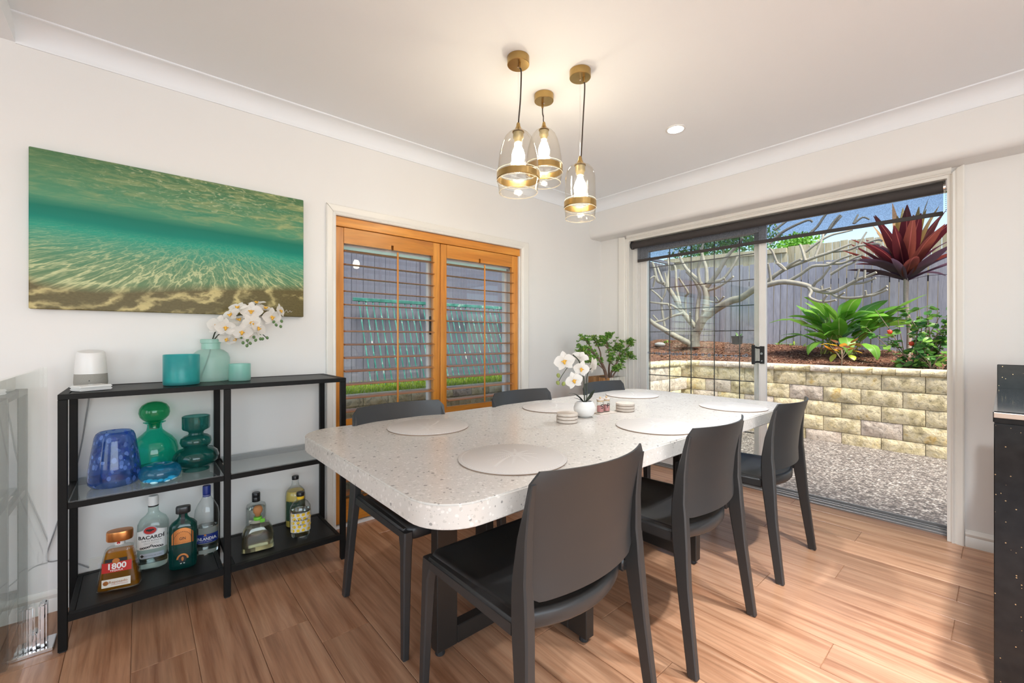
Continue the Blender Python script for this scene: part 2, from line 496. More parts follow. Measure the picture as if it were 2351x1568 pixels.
def leaf(x0, x1, y0, y1, sl, sr, glass_y):
    z0, z1 = .026, DZ1 - .058
    dpart('stile', MB().box(x0, x0 + sl, y0, y1, z0, z1), M['alu'], bevel=.003)
    dpart('stile', MB().box(x1 - sr, x1, y0, y1, z0, z1).box(x1 - sr + .004, x1 - sr + .012, y0 - .004, y0, z0, z1), M['alu'], bevel=.002)
    dpart('top_rail', MB().box(x0 + sl, x1 - sr, y0, y1, z1 - .055, z1), M['alu'], bevel=.002)
    dpart('bottom_rail', MB().box(x0 + sl, x1 - sr, y0, y1, z0, z0 + .085), M['alu'], bevel=.002)
    dpart('glass_pane', MB().box(x0 + sl - .005, x1 - sr + .005, glass_y - .003, glass_y + .003, z0 + .08, z1 - .05), M['pane'])
leaf(-2.235, -1.171, 3.516, 3.544, .072, .050, 3.530)       # sliding leaf, pushed across the fixed one
leaf(-2.235, -1.195, 3.556, 3.584, .055, .072, 3.570)       # fixed leaf
M['grille'] = simple('grille_bar', (0.075, 0.068, 0.066), 0.5, var=.1)
for k in range(6):
    x = -2.178 + .198 * k
    if x < -1.26: dpart('grille_bar', MB().tube([(x, 3.592, .10), (x, 3.592, 1.95)], .0042, 6), M['grille'])
for k in range(10):
    z = .2 + .199 * k
    if z < 1.93: dpart('grille_bar', MB().tube([(-2.19, 3.598, z), (-1.26, 3.598, z)], .0042, 6), M['grille'])
M['decal'] = simple('frosted_decal', (0.27, 0.28, 0.33), .8, var=.1)
x = -2.15
while x < -1.28:
    r = rnd.choice((.009, .012, .014)); z = 1.0 + rnd.uniform(-.006, .006)
    d_ = MB().loft([[(x + r * math.cos(2 * PI * j / 10), 3.5265, z + r * math.sin(2 * PI * j / 10)) for j in range(10)],
                    [(x + r * .45 * math.cos(2 * PI * j / 10), 3.5265, z + r * .45 * math.sin(2 * PI * j / 10)) for j in range(10)]], cap=False)
    dpart('safety_decal', d_, M['decal'])
    x += 2 * r + rnd.choice((.004, .012, .030))
# black D pull and lock plate on the meeting stile
dpart('lock_plate', MB().box(-1.212, -1.180, 3.508, 3.5155, .945, 1.075), M['black_plastic'], bevel=.002)
dpart('pull_handle', MB().tube(spline([(-1.235, 3.512, .955), (-1.240, 3.478, .962), (-1.240, 3.470, 1.01), (-1.240, 3.478, 1.06), (-1.235, 3.512, 1.067)], 5), .0075, 8)
      .box(-1.252, -1.230, 3.462, 3.476, .940, 1.085).box(-1.235, -1.205, 3.505, 3.512, .95, .964).box(-1.235, -1.205, 3.505, 3.512, 1.056, 1.07), M['black_plastic'], bevel=.002)
dpart('lock_cylinder', MB().tube([(-1.196, 3.508, 1.02), (-1.196, 3.500, 1.02)], .009, 12).tube([(-1.196, 3.508, .965), (-1.196, 3.505, .965)], .005, 10), M['chrome'])

# roller blind inside the reveal
def fabric_mat():
    m, nt, out = newmat('blind_screen_fabric')
    co = coords(nt)
    w = nd(nt, 'ShaderNodeTexNoise', {'Vector': co, 'Scale': 260.0, 'Detail': 1.0}).outputs[0]
    f = ramp(nt, w, [(.3, .24), (.7, .40)])
    df = nd(nt, 'ShaderNodeBsdfDiffuse', {'Color': (.045, .038, .036)}).outputs[0]
    tr = nd(nt, 'ShaderNodeBsdfTransparent', {'Color': (.92, .95, 1.0)}).outputs[0]
    ms = nd(nt, 'ShaderNodeMixShader', {0: f, 1: tr, 2: df}).outputs[0]
    nt.links.new(ms, out.inputs[0]); return m
M['screen'] = fabric_mat()
M['blind_dark'] = simple('blind_roll_fabric', (0.050, 0.043, 0.041), .75, var=.12, vscale=80, bump=.3, bscale=700)
bl = thing('roller_blind', 'dark brown screen roller blind half raised in the head of the glass door', 'blind', (-1.25, 3.455, 2.0))
def bpart(name, mb, mat, **kw):
    mb.v = [(x + 1.25, y - 3.455, z - 2.0) for x, y, z in mb.v]
    return mb.build(name, mat, bl, **kw)
bx0, bx1 = DX0 + RL + .022, DX1 - RL - .018
bpart('roll', MB().tube([(bx0 - .004, 3.455, 1.993), (bx1, 3.455, 1.993)], .030, 24), M['blind_dark'], smooth=50)
bpart('fabric', MB().box(bx0 + .022, bx1 - .002, 3.4838, 3.4846, 1.862, 1.995), M['screen'])
bpart('hem_bar', MB().box(bx0 + .022, bx1 - .002, 3.4800, 3.4885, 1.838, 1.863), M['blind_dark'], bevel=.003)
bpart('end_bracket', MB().tube([(bx0 - .018, 3.455, 1.993), (bx0 - .004, 3.455, 1.993)], .036, 20).box(bx0 - .022, bx0 - .014, 3.435, 3.475, 1.975, DZ1 - RL), M['black_plastic'], bevel=.001)
bpart('end_bracket', MB().tube([(bx1, 3.455, 1.993), (bx1 + .012, 3.455, 1.993)], .020, 16).box(bx1 + .010, bx1 + .016, 3.435, 3.475, 1.965, DZ1 - RL), M['chrome'], bevel=.001)
M['chain'] = simple('bead_chain', (0.30, 0.29, 0.28), .4, var=.05)
cb = MB()
for k in range(115):
    z = 1.985 - .0115 * k
    for dx in (0.0, .014): cb.sphere((bx0 - .012 + dx, 3.432, z), .0026, 6, 4)
stuff(bpart('bead_chain', cb, M['chain']))
cb = MB()
for k in range(12): cb.sphere((bx1 + .012, 3.432, 1.975 - .0115 * k), .0026, 6, 4)
stuff(bpart('bead_chain', cb, M['chain']))
# ------------------------------------------------------------------ glazed door behind the shutters in the left wall
win = struct(bpy.data.objects.new('window_1', None)); COL.objects.link(win)
win.location = (-2.68, 1.61, 0)
def wpart(name, mb, mat, **kw):
    mb.v = [(x + 2.68, y - 1.61, z) for x, y, z in mb.v]
    return mb.build(name, mat, win, **kw)
M['seal'] = simple('pale_aqua_seal', (0.55, 0.80, 0.76), .5)
wpart('frame_head', MB().box(-2.735, -2.675, OY0, OY1, 1.70, OZ1), M['alu'], bevel=.002)
wpart('head_seal', MB().box(-2.729, -2.673, OY0 + .03, OY1 - .09, 1.682, 1.700), M['seal'])
wpart('frame_jamb', MB().box(-2.735, -2.675, OY0, OY0 + .04, .015, 1.70), M['alu'], bevel=.002)
wpart('frame_jamb', MB().box(-2.735, -2.700, 2.262, 2.285, .015, 1.70).box(-2.735, -2.675, 2.30, OY1, .015, 1.70), M['alu'], bevel=.002)
wpart('meeting_stile', MB().box(-2.722, -2.690, 1.545, 1.60, .08, 1.70), M['alu'], bevel=.003)
wpart('sill', MB().box(-2.735, -2.675, OY0 + .04, OY1 - .04, .015, .08), M['alu'], bevel=.002)
wpart('glass_pane', MB().box(-2.718, -2.712, OY0 + .04, 1.55, .08, 1.70), M['pane'])
wpart('glass_pane', MB().box(-2.708, -2.702, 1.595, 2.265, .08, 1.70), M['pane'])
wpart('latch', MB().box(-2.690, -2.672, 1.552, 1.575, 1.16, 1.29), M['black_plastic'], bevel=.003)
# timber head board above the shutters
wpart('head_board', MB().box(WX - .060, WX - .004, OY0 + .002, OY1 - .002, 1.803, OZ1 - .002), M['cedar_h'], bevel=.002)
wpart('side_lining', MB().box(-2.675, WX - .002, OY1 - .016, OY1 - .002, .015, 1.803), M['trim'])

# ------------------------------------------------------------------ hinged timber shutters
XS0, XS1 = WX - .040, WX - .012        # panel thickness
def shutter(y0, y1, sl, sr, label, rod_y, notch):
    t = thing('plantation_shutter', label, 'shutter', (-2.626, (y0 + y1) / 2, 0.02), 0, 'pair of timber shutters in the left wall')
    oy = (y0 + y1) / 2
    def sp(name, mb, mat, **kw):
        mb.v = [(x + 2.626, y - oy, z - .02) for x, y, z in mb.v]
        return mb.build(name, mat, t, **kw)
    sp('stile', MB().box(XS0, XS1, y0, y0 + sl, .022, 1.800), M['cedar'], bevel=.002)
    sp('stile', MB().box(XS0, XS1, y1 - sr, y1, .022, 1.800), M['cedar'], bevel=.002)
    # top rail with the little notch that clears the tilt rod
    a, b = y0 + sl + .001, y1 - sr - .001
    tr_ = MB().box(XS0, XS1, a, notch - .008, 1.707, 1.800).box(XS0, XS1, notch + .008, b, 1.707, 1.800).box(XS0, XS1, notch - .008, notch + .008, 1.735, 1.800)
    sp('top_rail', tr_, M['cedar_h'])
    sp('middle_rail', MB().box(XS0, XS1, a, b, .560, .645), M['cedar_h'], bevel=.002)
    sp('bottom_rail', MB().box(XS0, XS1, a, b, .022, .165), M['cedar_h'], bevel=.002)
    # blades: elliptical section, almost level
    def blade(z, tilt):
        sec = []
        for j in range(10):
            q = 2 * PI * j / 10
            px, pz = 0.0440 * math.cos(q), .0052 * math.sin(q)
            sec.append((px * math.cos(tilt) - pz * math.sin(tilt), px * math.sin(tilt) + pz * math.cos(tilt)))
        xc = (XS0 + XS1) / 2
        return MB().loft([[(xc + px, yy, z + pz) for px, pz in sec] for yy in (a + .003, b - .003)])
    for i in range(13): sp('slat', blade(1.662 - .0808 * i, math.radians(-5.0)), M['slat'], smooth=50)
    for i in range(5): sp('slat', blade(.520 - .0808 * i, math.radians(-5.0)), M['slat'], smooth=50)
    sp('tilt_rod', MB().box(WX + .012, WX + .024, rod_y - .0055, rod_y + .0055, .655, 1.690), M['cedar'], bevel=.003)
    sp('tilt_rod', MB().box(WX + .012, WX + .024, rod_y - .0055, rod_y + .0055, .185, .545), M['cedar'], bevel=.003)
    return t
shutter(.878, 1.598, .050, .056, 'honey timber louvred shutter nearest the shelf unit and the blue vase', 1.262, 1.240)
shutter(1.602, 2.330, .050, .062, 'honey timber louvred shutter nearest the corner with the jade plant', 1.968, 1.945)
# ------------------------------------------------------------------ dining table
def terrazzo():
    m, nt, out = newmat('terrazzo')
    co = coords(nt)
    wob = nd(nt, 'ShaderNodeTexNoise', {'Vector': co, 'Scale': 60.0, 'Detail': 1.0}).outputs[1]
    cw = nd(nt, 'ShaderNodeVectorMath', {0: co, 1: nd(nt, 'ShaderNodeVectorMath', {0: wob, 'Scale': 0.006}, operation='SCALE').outputs[0]}, operation='ADD').outputs[0]
    base = mixc(nt, nd(nt, 'ShaderNodeTexNoise', {'Vector': co, 'Scale': 5.0, 'Detail': 3.0}).outputs[0], (.580, .545, .500), (.660, .625, .580))
    v1 = nd(nt, 'ShaderNodeTexVoronoi', {'Vector': cw, 'Scale': 92.0})
    v2 = nd(nt, 'ShaderNodeTexVoronoi', {'Vector': cw, 'Scale': 170.0})
    sep = nd(nt, 'ShaderNodeSeparateColor', {0: v1.outputs['Color']})
    r1, g1 = sep.outputs[0], sep.outputs[1]
    inside = math_(nt, 'LESS_THAN', v1.outputs['Distance'], math_(nt, 'ADD', math_(nt, 'MULTIPLY', g1, .30), .18))
    light = math_(nt, 'MULTIPLY', inside, math_(nt, 'GREATER_THAN', r1, .52))
    dark = math_(nt, 'MULTIPLY', inside, math_(nt, 'LESS_THAN', r1, .07))
    tan = math_(nt, 'MULTIPLY', inside, math_(nt, 'MULTIPLY', math_(nt, 'GREATER_THAN', r1, .07), math_(nt, 'LESS_THAN', r1, .20)))
    col = mixc(nt, math_(nt, 'MULTIPLY', light, .75), base, (.75, .715, .67))
    col = mixc(nt, math_(nt, 'MULTIPLY', dark, .75), col, (.22, .21, .20))
    col = mixc(nt, math_(nt, 'MULTIPLY', tan, .5), col, (.45, .42, .38))
    s2 = nd(nt, 'ShaderNodeSeparateColor', {0: v2.outputs['Color']})
    fine = math_(nt, 'MULTIPLY', math_(nt, 'LESS_THAN', v2.outputs['Distance'], .28), math_(nt, 'LESS_THAN', s2.outputs[2], .16))
    col = mixc(nt, math_(nt, 'MULTIPLY', fine, .45), col, (.33, .32, .30))
    principled(nt, out, base=col, rough=.24, spec=.5)
    return m
M['terrazzo'] = terrazzo()
def rrect(x0, x1, y0, y1, r, n=10):
    pts = []
    for cx_, cy_, a0 in ((x1 - r, y1 - r, 0), (x0 + r, y1 - r, 90), (x0 + r, y0 + r, 180), (x1 - r, y0 + r, 270)):
        for i in range(n + 1):
            a = math.radians(a0 + 90 * i / n); pts.append((cx_ + r * math.cos(a), cy_ + r * math.sin(a)))
    return pts
TC = (-1.355, 1.685)
table = thing('dining_table', 'long dining table with thick pale terrazzo top on dark steel pedestals', 'table', (TC[0], TC[1], 0))
MB().prism(rrect(-.545, .545, -1.20, 1.20, .13), .690, .750).build('table_top', M['terrazzo'], table, bevel=.004, seg=2, smooth=30)
MB().box(-.36, .36, -.72, -.36, .682, .690).build('mounting_plate', M['leg_metal'], table)
MB().box(-.36, .36, .36, .72, .682, .690).build('mounting_plate', M['leg_metal'], table)
for s in (-1, 1):
    yb = s * .425
    # cross frame: two legs at the ends of a bar across the table
    for sx in (-1, 1):
        MB().box(min(sx * .345, sx * .255), max(sx * .345, sx * .255), yb - .022, yb + .022, .020, .682).build('leg', M['leg_metal'], table, bevel=.003)
    MB().box(-.255, .255, yb - .022, yb + .022, .020, .085).build('foot_bar', M['leg_metal'], table, bevel=.003)
    # third leg at the end of a bar that points to the end of the table
    ye = s * .895
    MB().box(-.0, .045, min(ye, ye - s * .085), max(ye, ye - s * .085), .020, .682).build('leg', M['leg_metal'], table, bevel=.003)
    ya, yc = sorted((yb + s * .022, ye - s * .085))
    MB().box(0, .045, ya, yc, .020, .085).build('foot_bar', M['leg_metal'], table, bevel=.003)
    for px_, py_ in ((.315, yb), (-.315, yb), (.022, ye - s * .025)):
        MB().lathe([(.016, 0), (.018, .003), (.016, .020)], 12, (px_, py_, 0)).build('levelling_foot', M['rubber'], table)

# ------------------------------------------------------------------ dining chairs (stacking resin chairs); local front is -X
UP = [(0.0, .268), (.15, .248), (.287, .230), (.40, .218), (.466, .212), (.565, .207), (.66, .214), (.74, .228), (.80, .244), (.822, .252)]
UH = [(0.0, .250), (.3, .238), (.46, .229), (.6, .226), (.822, .222)]
UT = [(0.0, .034), (.30, .044), (.44, .056), (.52, .054), (.65, .036), (.76, .014), (.80, .006), (.822, .004)]
def make_chair(label):
    t = thing('dining_chair', label, 'chair', (0, 0, 0), 0, 'charcoal dining chairs around the table')
    # seat with a soft rim and a bowed back edge
    def outline():
        P = []
        fr = .035
        for i in range(7):
            a = PI + PI / 2 * i / 6
            P.append((-.215 + fr * math.cos(a), -.180 + fr * math.sin(a)))
        for i in range(1, 8): P.append((-.215 + .385 * i / 8, -.215 + .004 * i / 8))
        for i in range(13):
            y = -.211 + .422 * i / 12
            P.append((.170 + .062 * (1 - (y / .211) ** 2), y))
        for i in range(1, 8): P.append((.170 - .385 * i / 8, .211 + .004 * i / 8))
        for i in range(7):
            a = PI / 2 + PI / 2 * i / 6
            P.append((-.215 + fr * math.cos(a), .180 + fr * math.sin(a)))
        n = len(P); out = []
        for i in range(7): P_i = P[i]
        return P
    P0 = outline()
    def ring(inset, z, dish=0.0):
        cx_, cy_ = -.01, 0.0; R_ = []
        for x, y in P0:
            sx = 1 - inset / .22; sy = 1 - inset / .213
            R_.append((cx_ + (x - cx_) * sx, y * sy, z + dish * (x + .25)))
        return R_
    seat = MB().loft([ring(.020, .408), ring(.006, .411), ring(0, .420), ring(0, .447), ring(.004, .456), ring(.012, .459), ring(.022, .456, -.006), ring(.055, .4515, -.016), ring(.12, .449, -.022), ring(.18, .448, -.024)])
    seat.build('seat', M['chair'], t, smooth=50)
    for s in (-1, 1):
        # rear leg that sweeps up into the back upright
        rings = []
        zs = [0.004, .10, .20, .287, .36, .42, .466, .52, .565, .61, .66, .70, .74, .775, .795]
        for z in zs:
            xc, yh, th = lerp_tab(UP, z), lerp_tab(UH, z), lerp_tab(UT, z)
            wy = lerp_tab([(0, .0125), (.3, .015), (.5, .016), (.7, .012), (.8, .008), (.822, .005)], z)
            b = min(th, wy) * .3
            h_ = th / 2
            rings.append([(xc - h_ + b, s * yh - wy, z), (xc + h_ - b, s * yh - wy, z), (xc + h_, s * yh - wy + b, z), (xc + h_, s * yh + wy - b, z),
                          (xc + h_ - b, s * yh + wy, z), (xc - h_ + b, s * yh + wy, z), (xc - h_, s * yh + wy - b, z), (xc - h_, s * yh - wy + b, z)])
        MB().loft(rings).build('leg', M['chair'], t, smooth=38)
        # front leg with a gusset under the seat
        rings = []
        for z, xc, yh, a_, b_ in ((.004, -.250, .230, .0125, .0115), (.15, -.2455, .2265, .0145, .013), (.30, -.240, .222, .0165, .015), (.385, -.237, .219, .018, .0165), (.415, -.232, .217, .024, .017), (.445, -.228, .216, .026, .017)):
            k = .3 * b_
            rings.append([(xc - a_ + k, s * yh - b_, z), (xc + a_ - k, s * yh - b_, z), (xc + a_, s * yh - b_ + k, z), (xc + a_, s * yh + b_ - k, z),
                          (xc + a_ - k, s * yh + b_, z), (xc - a_ + k, s * yh + b_, z), (xc - a_, s * yh + b_ - k, z), (xc - a_, s * yh - b_ + k, z)])
        MB().loft(rings).build('leg', M['chair'], t, smooth=38)
        # side rail along the seat edge
        lo = [(-.235, s * .204, .414), (.19, s * .204, .418), (.19, s * .2405, .418), (-.235, s * .2330, .414)]
        hi = [(-.235, s * .204, .452), (.19, s * .204, .462), (.19, s * .2395, .462), (-.235, s * .2320, .452)]
        MB().hexa(lo, hi).build('side_rail', M['chair'], t, bevel=.008, seg=3, smooth=45)
        for fx_, fy_ in ((.268, .250), (-.250, .230)):
            MB().lathe([(.008, 0), (.009, .004)], 8, (fx_, s * fy_, 0)).build('foot_glide', M['white_plastic'], t)
    # curved back panel
    NU, NV = 25, 12
    def surf(s, q, off):
        zb = .500 + .020 * smoothstep(.80, 1.0, abs(s)); zt = .823
        z = zb + (zt - zb) * q
        hw = lerp_tab(UH, z) + lerp_tab([(.5, -.006), (.64, -.002), (.74, .007), (.823, .009)], z)
        dz = max(0.0, z - (zt - .024)); hw -= .024 - math.sqrt(max(0, .024 ** 2 - dz ** 2))
        bow = .052 - .010 * (1 - q)
        x = lerp_tab(UP, z) + bow * (1 - s * s) - .006
        th = .010 - .004 * q
        return (x + off * th / 2, s * hw, z)
    front = [[surf(-1 + 2 * i / (NU - 1), j / (NV - 1), -1) for i in range(NU)] for j in range(NV)]
    back = [[surf(-1 + 2 * i / (NU - 1), j / (NV - 1), 1) for i in range(NU)] for j in range(NV)]
    rings = []
    for j in range(NV): rings.append(front[j] + back[j][::-1])
    MB().loft(rings).build('backrest', M['chair'], t, smooth=45)
    return t
chairs = [(-.952, .905, 0.0, 'charcoal dining chair in the foreground beside the nearest placemat'),
          (-.950, 1.642, 0.0, 'charcoal dining chair in the middle of the row on the garden side'),
          (-.950, 2.478, 0.0, 'charcoal dining chair at the far end, right in front of the open glass door'),
          (-1.637, .935, PI, 'charcoal dining chair on the shutter side nearest the shelf unit'),
          (-1.640, 1.715, PI, 'charcoal dining chair on the shutter side, in the middle of the row'),
          (-1.640, 2.500, PI, 'charcoal dining chair on the shutter side beside the jade plant')]
ch0 = make_chair(chairs[0][3])
for i, (x, y, a, lab) in enumerate(chairs):
    o = ch0 if i == 0 else copy_tree(ch0)
    o['label'] = lab; o.location = (x, y, 0); o.rotation_euler = (0, 0, a)

# ------------------------------------------------------------------ placemats with a palm print
M['mat_grey'] = simple('placemat_grey', (0.600, 0.565, 0.535), .42, var=.03)
M['mat_print'] = simple('placemat_print', (0.74, 0.72, 0.69), .40, var=.03)
M['mat_edge'] = simple('placemat_cork_edge', (0.30, 0.21, 0.15), .8, var=.2, vscale=80)
def make_mat(label):
    t = thing('placemat', label, 'placemat', (0, 0, .750), 0, 'round placemats on the table')
    MB().lathe([(.170, 0), (.1715, .0020), (.1715, .0038)], 72).build('backing', M['mat_edge'], t, smooth=40)
    MB().lathe([(.1717, .0038), (.1717, .0052), (.1705, .0060)], 72).build('face', M['mat_grey'], t, smooth=40)
    pr = MB()
    for k in range(96):       # dotted rim
        a = 2 * PI * k / 96; r = .162; w_ = .0022
        c, s = math.cos(a), math.sin(a)
        pr.add([(c * (r - .0018) - s * w_, s * (r - .0018) + c * w_, .00615), (c * (r - .0018) + s * w_, s * (r - .0018) - c * w_, .00615),
                (c * (r + .0018) + s * w_, s * (r + .0018) - c * w_, .00615), (c * (r + .0018) - s * w_, s * (r + .0018) + c * w_, .00615)], [(0, 1, 2, 3)])
    for k in range(11):       # palm trunk, rising along +X
        x0 = -.115 + .013 * k; yb = .012 * math.sin(k * .23); w_ = .0055 - .0002 * k
        pr.add([(x0, yb - w_, .00615), (x0 + .0105, yb - w_ * .9, .00615), (x0 + .0105, yb + w_ * .9, .00615), (x0, yb + w_, .00615)], [(0, 1, 2, 3)])
    for a in (-150, -115, -80, -45, -12, 20, 52, 85, 120, 155):     # fronds with leaflets
        a = math.radians(a); L = .085
        for q in range(1, 13):
            d = L * q / 12; px_, py_ = .03 + d * math.cos(a) - d * d * 3.0, .010 + d * math.sin(a)
            for sg in (-1, 1):
                aa = a + sg * .75; l2 = .020 * (1 - q / 15)
                ex, ey = px_ + l2 * math.cos(aa), py_ + l2 * math.sin(aa)
                nx_, ny_ = -math.sin(aa) * .0016, math.cos(aa) * .0016
                pr.add([(px_ - nx_, py_ - ny_, .00615), (px_ + nx_, py_ + ny_, .00615), (ex, ey, .00615)], [(0, 1, 2)])
    stuff(pr.build('palm_print', M['mat_print'], t, fix=False))
    return t
mats = [(-1.025, .893, 'round grey placemat with palm print in front of the foreground chair'),
        (-1.632, .940, 'round grey placemat at the shutter side end near the shelf unit'),
        (-1.632, 1.720, 'round grey placemat on the shutter side behind the white orchid pot'),
        (-.992, 1.690, 'round grey placemat in the middle of the garden side of the table'),
        (-1.650, 2.500, 'round grey placemat on the shutter side at the far end of the table'),
        (-.996, 2.488, 'round grey placemat at the far end beside the open glass door')]
m0 = make_mat(mats[0][2])
for i, (x, y, lab) in enumerate(mats):
    o = m0 if i == 0 else copy_tree(m0)
    o['label'] = lab; o.location = (x, y, .750); o.rotation_euler = (0, 0, PI * .62 if x > -1.3 else -PI * .3)

# ------------------------------------------------------------------ coasters, salt and pepper
M['stone'] = simple('travertine', (0.60, 0.53, 0.46), .75, var=.25, vscale=60, bump=.4, bscale=120)
cm = MB().lathe([(.047, 0), (.0490, .0015), (.0490, .0105), (.0475, .0120)], 40).mesh('coaster', smooth=40)
cm.materials.append(M['stone'])
cork = MB().lathe([(.045, 0), (.045, .0022)], 32).mesh('cork_base', smooth=40)
cork.materials.append(M['mat_edge'])
places = ((-1.315, 1.475, 'in the stack beside the shelf-side placemat'), (-1.318, 1.935, 'in the stack beside the pepper jar'))
for (x, y, wh) in places:
    for k, nm in enumerate(('bottom', 'middle', 'top')):
        c = link('coaster', cm, None, None, (x + rnd.uniform(-.0012, .0012), y + rnd.uniform(-.0012, .0012), .7522 + .0144 * k))
        tag(c, f'round travertine coaster, {nm} one {wh}', 'coaster', 'stone coasters on the table')
        link('cork_base', cork, None, c, (0, 0, -.0022))
tray = MB()
tray.prism(rrect(-.036, .036, -.060, .060, .006, 4), 0, .004)
tr_o = tray.build('serving_tray', M['stone'], None, bevel=.001, loc=(-1.352, 1.802, .750), rot=(0, 0, math.radians(-8)))
tag(tr_o, 'small pale stone tray under the salt and pepper jars', 'tray')
M['jar_glass'] = glassy('jar_glass', (.97, .97, .96), (.80, .82, .82))
M['pink_salt'] = simple('pink_salt', (0.62, 0.27, 0.27), .7, var=.6, vscale=220, bump=1.0, bscale=300)
M['bamboo'] = simple('bamboo_lid', (0.62, 0.43, 0.24), .5, var=.15, vscale=40)
M['ink'] = simple('black_ink', (0.012, 0.012, 0.013), .5)
M['white_lid'] = simple('stone_lid', (0.66, 0.58, 0.52), .5, var=.08)
def shaker(x, y, letter, word, label):
    t = thing('spice_jar', label, 'jar', (x, y, .7542), 0, 'salt and pepper jars')
    R_, H_ = .0185, .062
    MB().lathe([(R_ - .003, 0), (R_, .003), (R_, H_), (R_ - .0012, H_), (R_ - .0012, .004), (R_ - .004, .003)], 28).build('glass_body', M['jar_glass'], t, smooth=45)
    MB().lathe([(R_ - .0016, .0042), (R_ - .0016, .034)], 24).build('contents', M['pink_salt'], t, smooth=45)
    MB().lathe([(R_ - .002, H_ - .006), (R_ - .002, H_ + .001)], 24).build('lid_seal', M['bamboo'], t, smooth=45)
    lid = MB().lathe([(R_ + .0005, H_ + .001), (R_ + .001, H_ + .003), (R_ + .0005, H_ + .007), (R_ - .003, H_ + .008)], 28).build('lid', M['white_lid'], t, smooth=45)
    MB().sphere((0, 0, H_ + .0135), .0055, 12, 8).build('knob', M['bamboo'], lid, smooth=60)
    for txt, size, z, bold in ((letter, .034, .032, 0.0), (word, .0075, .036, .0002)):
        vs, fs = text_geo(txt, size, bold)
        face = math.radians(-38)
        pts = []
        for tx, ty in vs:
            a = face + (tx + (.006 if len(txt) == 1 else 0)) / R_
            pts.append(((R_ + .0004) * math.cos(a), (R_ + .0004) * math.sin(a), z + ty))
        MB().add(pts, fs).build('lettering', M['ink'], t, fix=False)
shaker(-1.360, 1.777, 'S', 'Salt', 'glass jar of pink salt marked with a large letter S')
shaker(-1.358, 1.826, 'P', 'Pepper', 'glass jar marked with a large letter P on the stone tray')
# ------------------------------------------------------------------ orchids
M['petal'] = simple('white_petal', (0.86, 0.83, 0.78), .5, var=.05, vscale=30, sss=.0)
def petal_mat():
    m, nt, out = newmat('orchid_petal')
    co = coords(nt)
    nz = nd(nt, 'ShaderNodeTexNoise', {'Vector': co, 'Scale': 60.0}).outputs[0]
    col = mixc(nt, nz, (.84, .80, .74), (.90, .88, .85))
    df = nd(nt, 'ShaderNodeBsdfDiffuse', {'Color': col}).outputs[0]
    tl = nd(nt, 'ShaderNodeBsdfTranslucent', {'Color': col}).outputs[0]
    ms = nd(nt, 'ShaderNodeMixShader', {0: .35, 1: df, 2: tl}).outputs[0]
    nt.links.new(ms, out.inputs[0]); return m
M['petal'] = petal_mat()
M['lip'] = simple('orchid_lip', (0.80, 0.42, 0.05), .5, var=.35, vscale=90)
M['bud'] = simple('orchid_bud', (0.11, 0.20, 0.07), .5, var=.35, vscale=60)
M['bud_light'] = simple('orchid_bud_light', (0.26, 0.30, 0.08), .5, var=.25, vscale=60)
M['stem'] = simple('orchid_stem', (0.045, 0.055, 0.035), .5, var=.2)
M['dark_leaf'] = simple('orchid_leaf', (0.020, 0.036, 0.022), .35, var=.2)
def petal_mesh(L, W, cup, name):
    def fn(i, j):
        u = -1 + 2 * i; q = j
        w = W * math.sin(PI * min(1, max(.04, q) ** .75)) ** .7 if q < 1 else 0.002
        w = max(w, .0015)
        return (u * w, .006 + L * q, cup * (q * q) * L * .6 + .22 * w * u * u)
    me = MB().grid(7, 8, fn).mesh(name, smooth=180, fix=False)
    me.materials.append(M['petal']); return me
WIDE = petal_mesh(1.0, .56, .10, 'petal'); NARROW = petal_mesh(.95, .33, .16, 'petal')
LIP = None
def lip_mesh():
    mb = MB()
    mb.sphere((0, 0, .10), .12, 8, 6)
    mb.tube([(0, -.04, .10), (0, -.20, .24), (0, -.34, .20)], [.10, .13, .03], 8)
    mb.tube([(-.05, -.05, .1), (-.22, -.02, .28)], [.07, .05], 6); mb.tube([(.05, -.05, .1), (.22, -.02, .28)], [.07, .05], 6)
    me = mb.mesh('flower', smooth=60); me.materials.append(M['lip']); return me
LIP = lip_mesh()
def flower(parent, loc, size, aim, roll=0.0):
    f = link('flower', LIP, None, parent, loc)
    f.scale = (size, size, size)
    q = Vector(aim).normalized().to_track_quat('Z', 'Y')
    f.rotation_mode = 'QUATERNION'
    f.rotation_quaternion = q @ Matrix.Rotation(roll, 3, 'Z').to_quaternion()
    for ang, me in ((90, WIDE), (-90, WIDE), (0, NARROW), (140, NARROW), (-140, NARROW)):
        p = link('petal', me, None, f, (0, 0, -.02 if me is NARROW else 0.02))
        p.rotation_euler = (0, 0, math.radians(ang))
    return f
BUD = MB().sphere((0, 0, 0), 1.0, 10, 8, 1.25).mesh('bud', smooth=80)
def bud(parent, loc, size, mat):
    me = BUD if mat is M['bud'] else BUDL
    b = link('bud', me, None, parent, loc); b.scale = (size, size, size)
    b.rotation_euler = (rnd.uniform(-.4, .4), rnd.uniform(-.4, .4), 0); return b
BUDL = BUD.copy(); BUD.materials.append(M['bud']); BUDL.materials.append(M['bud_light'])

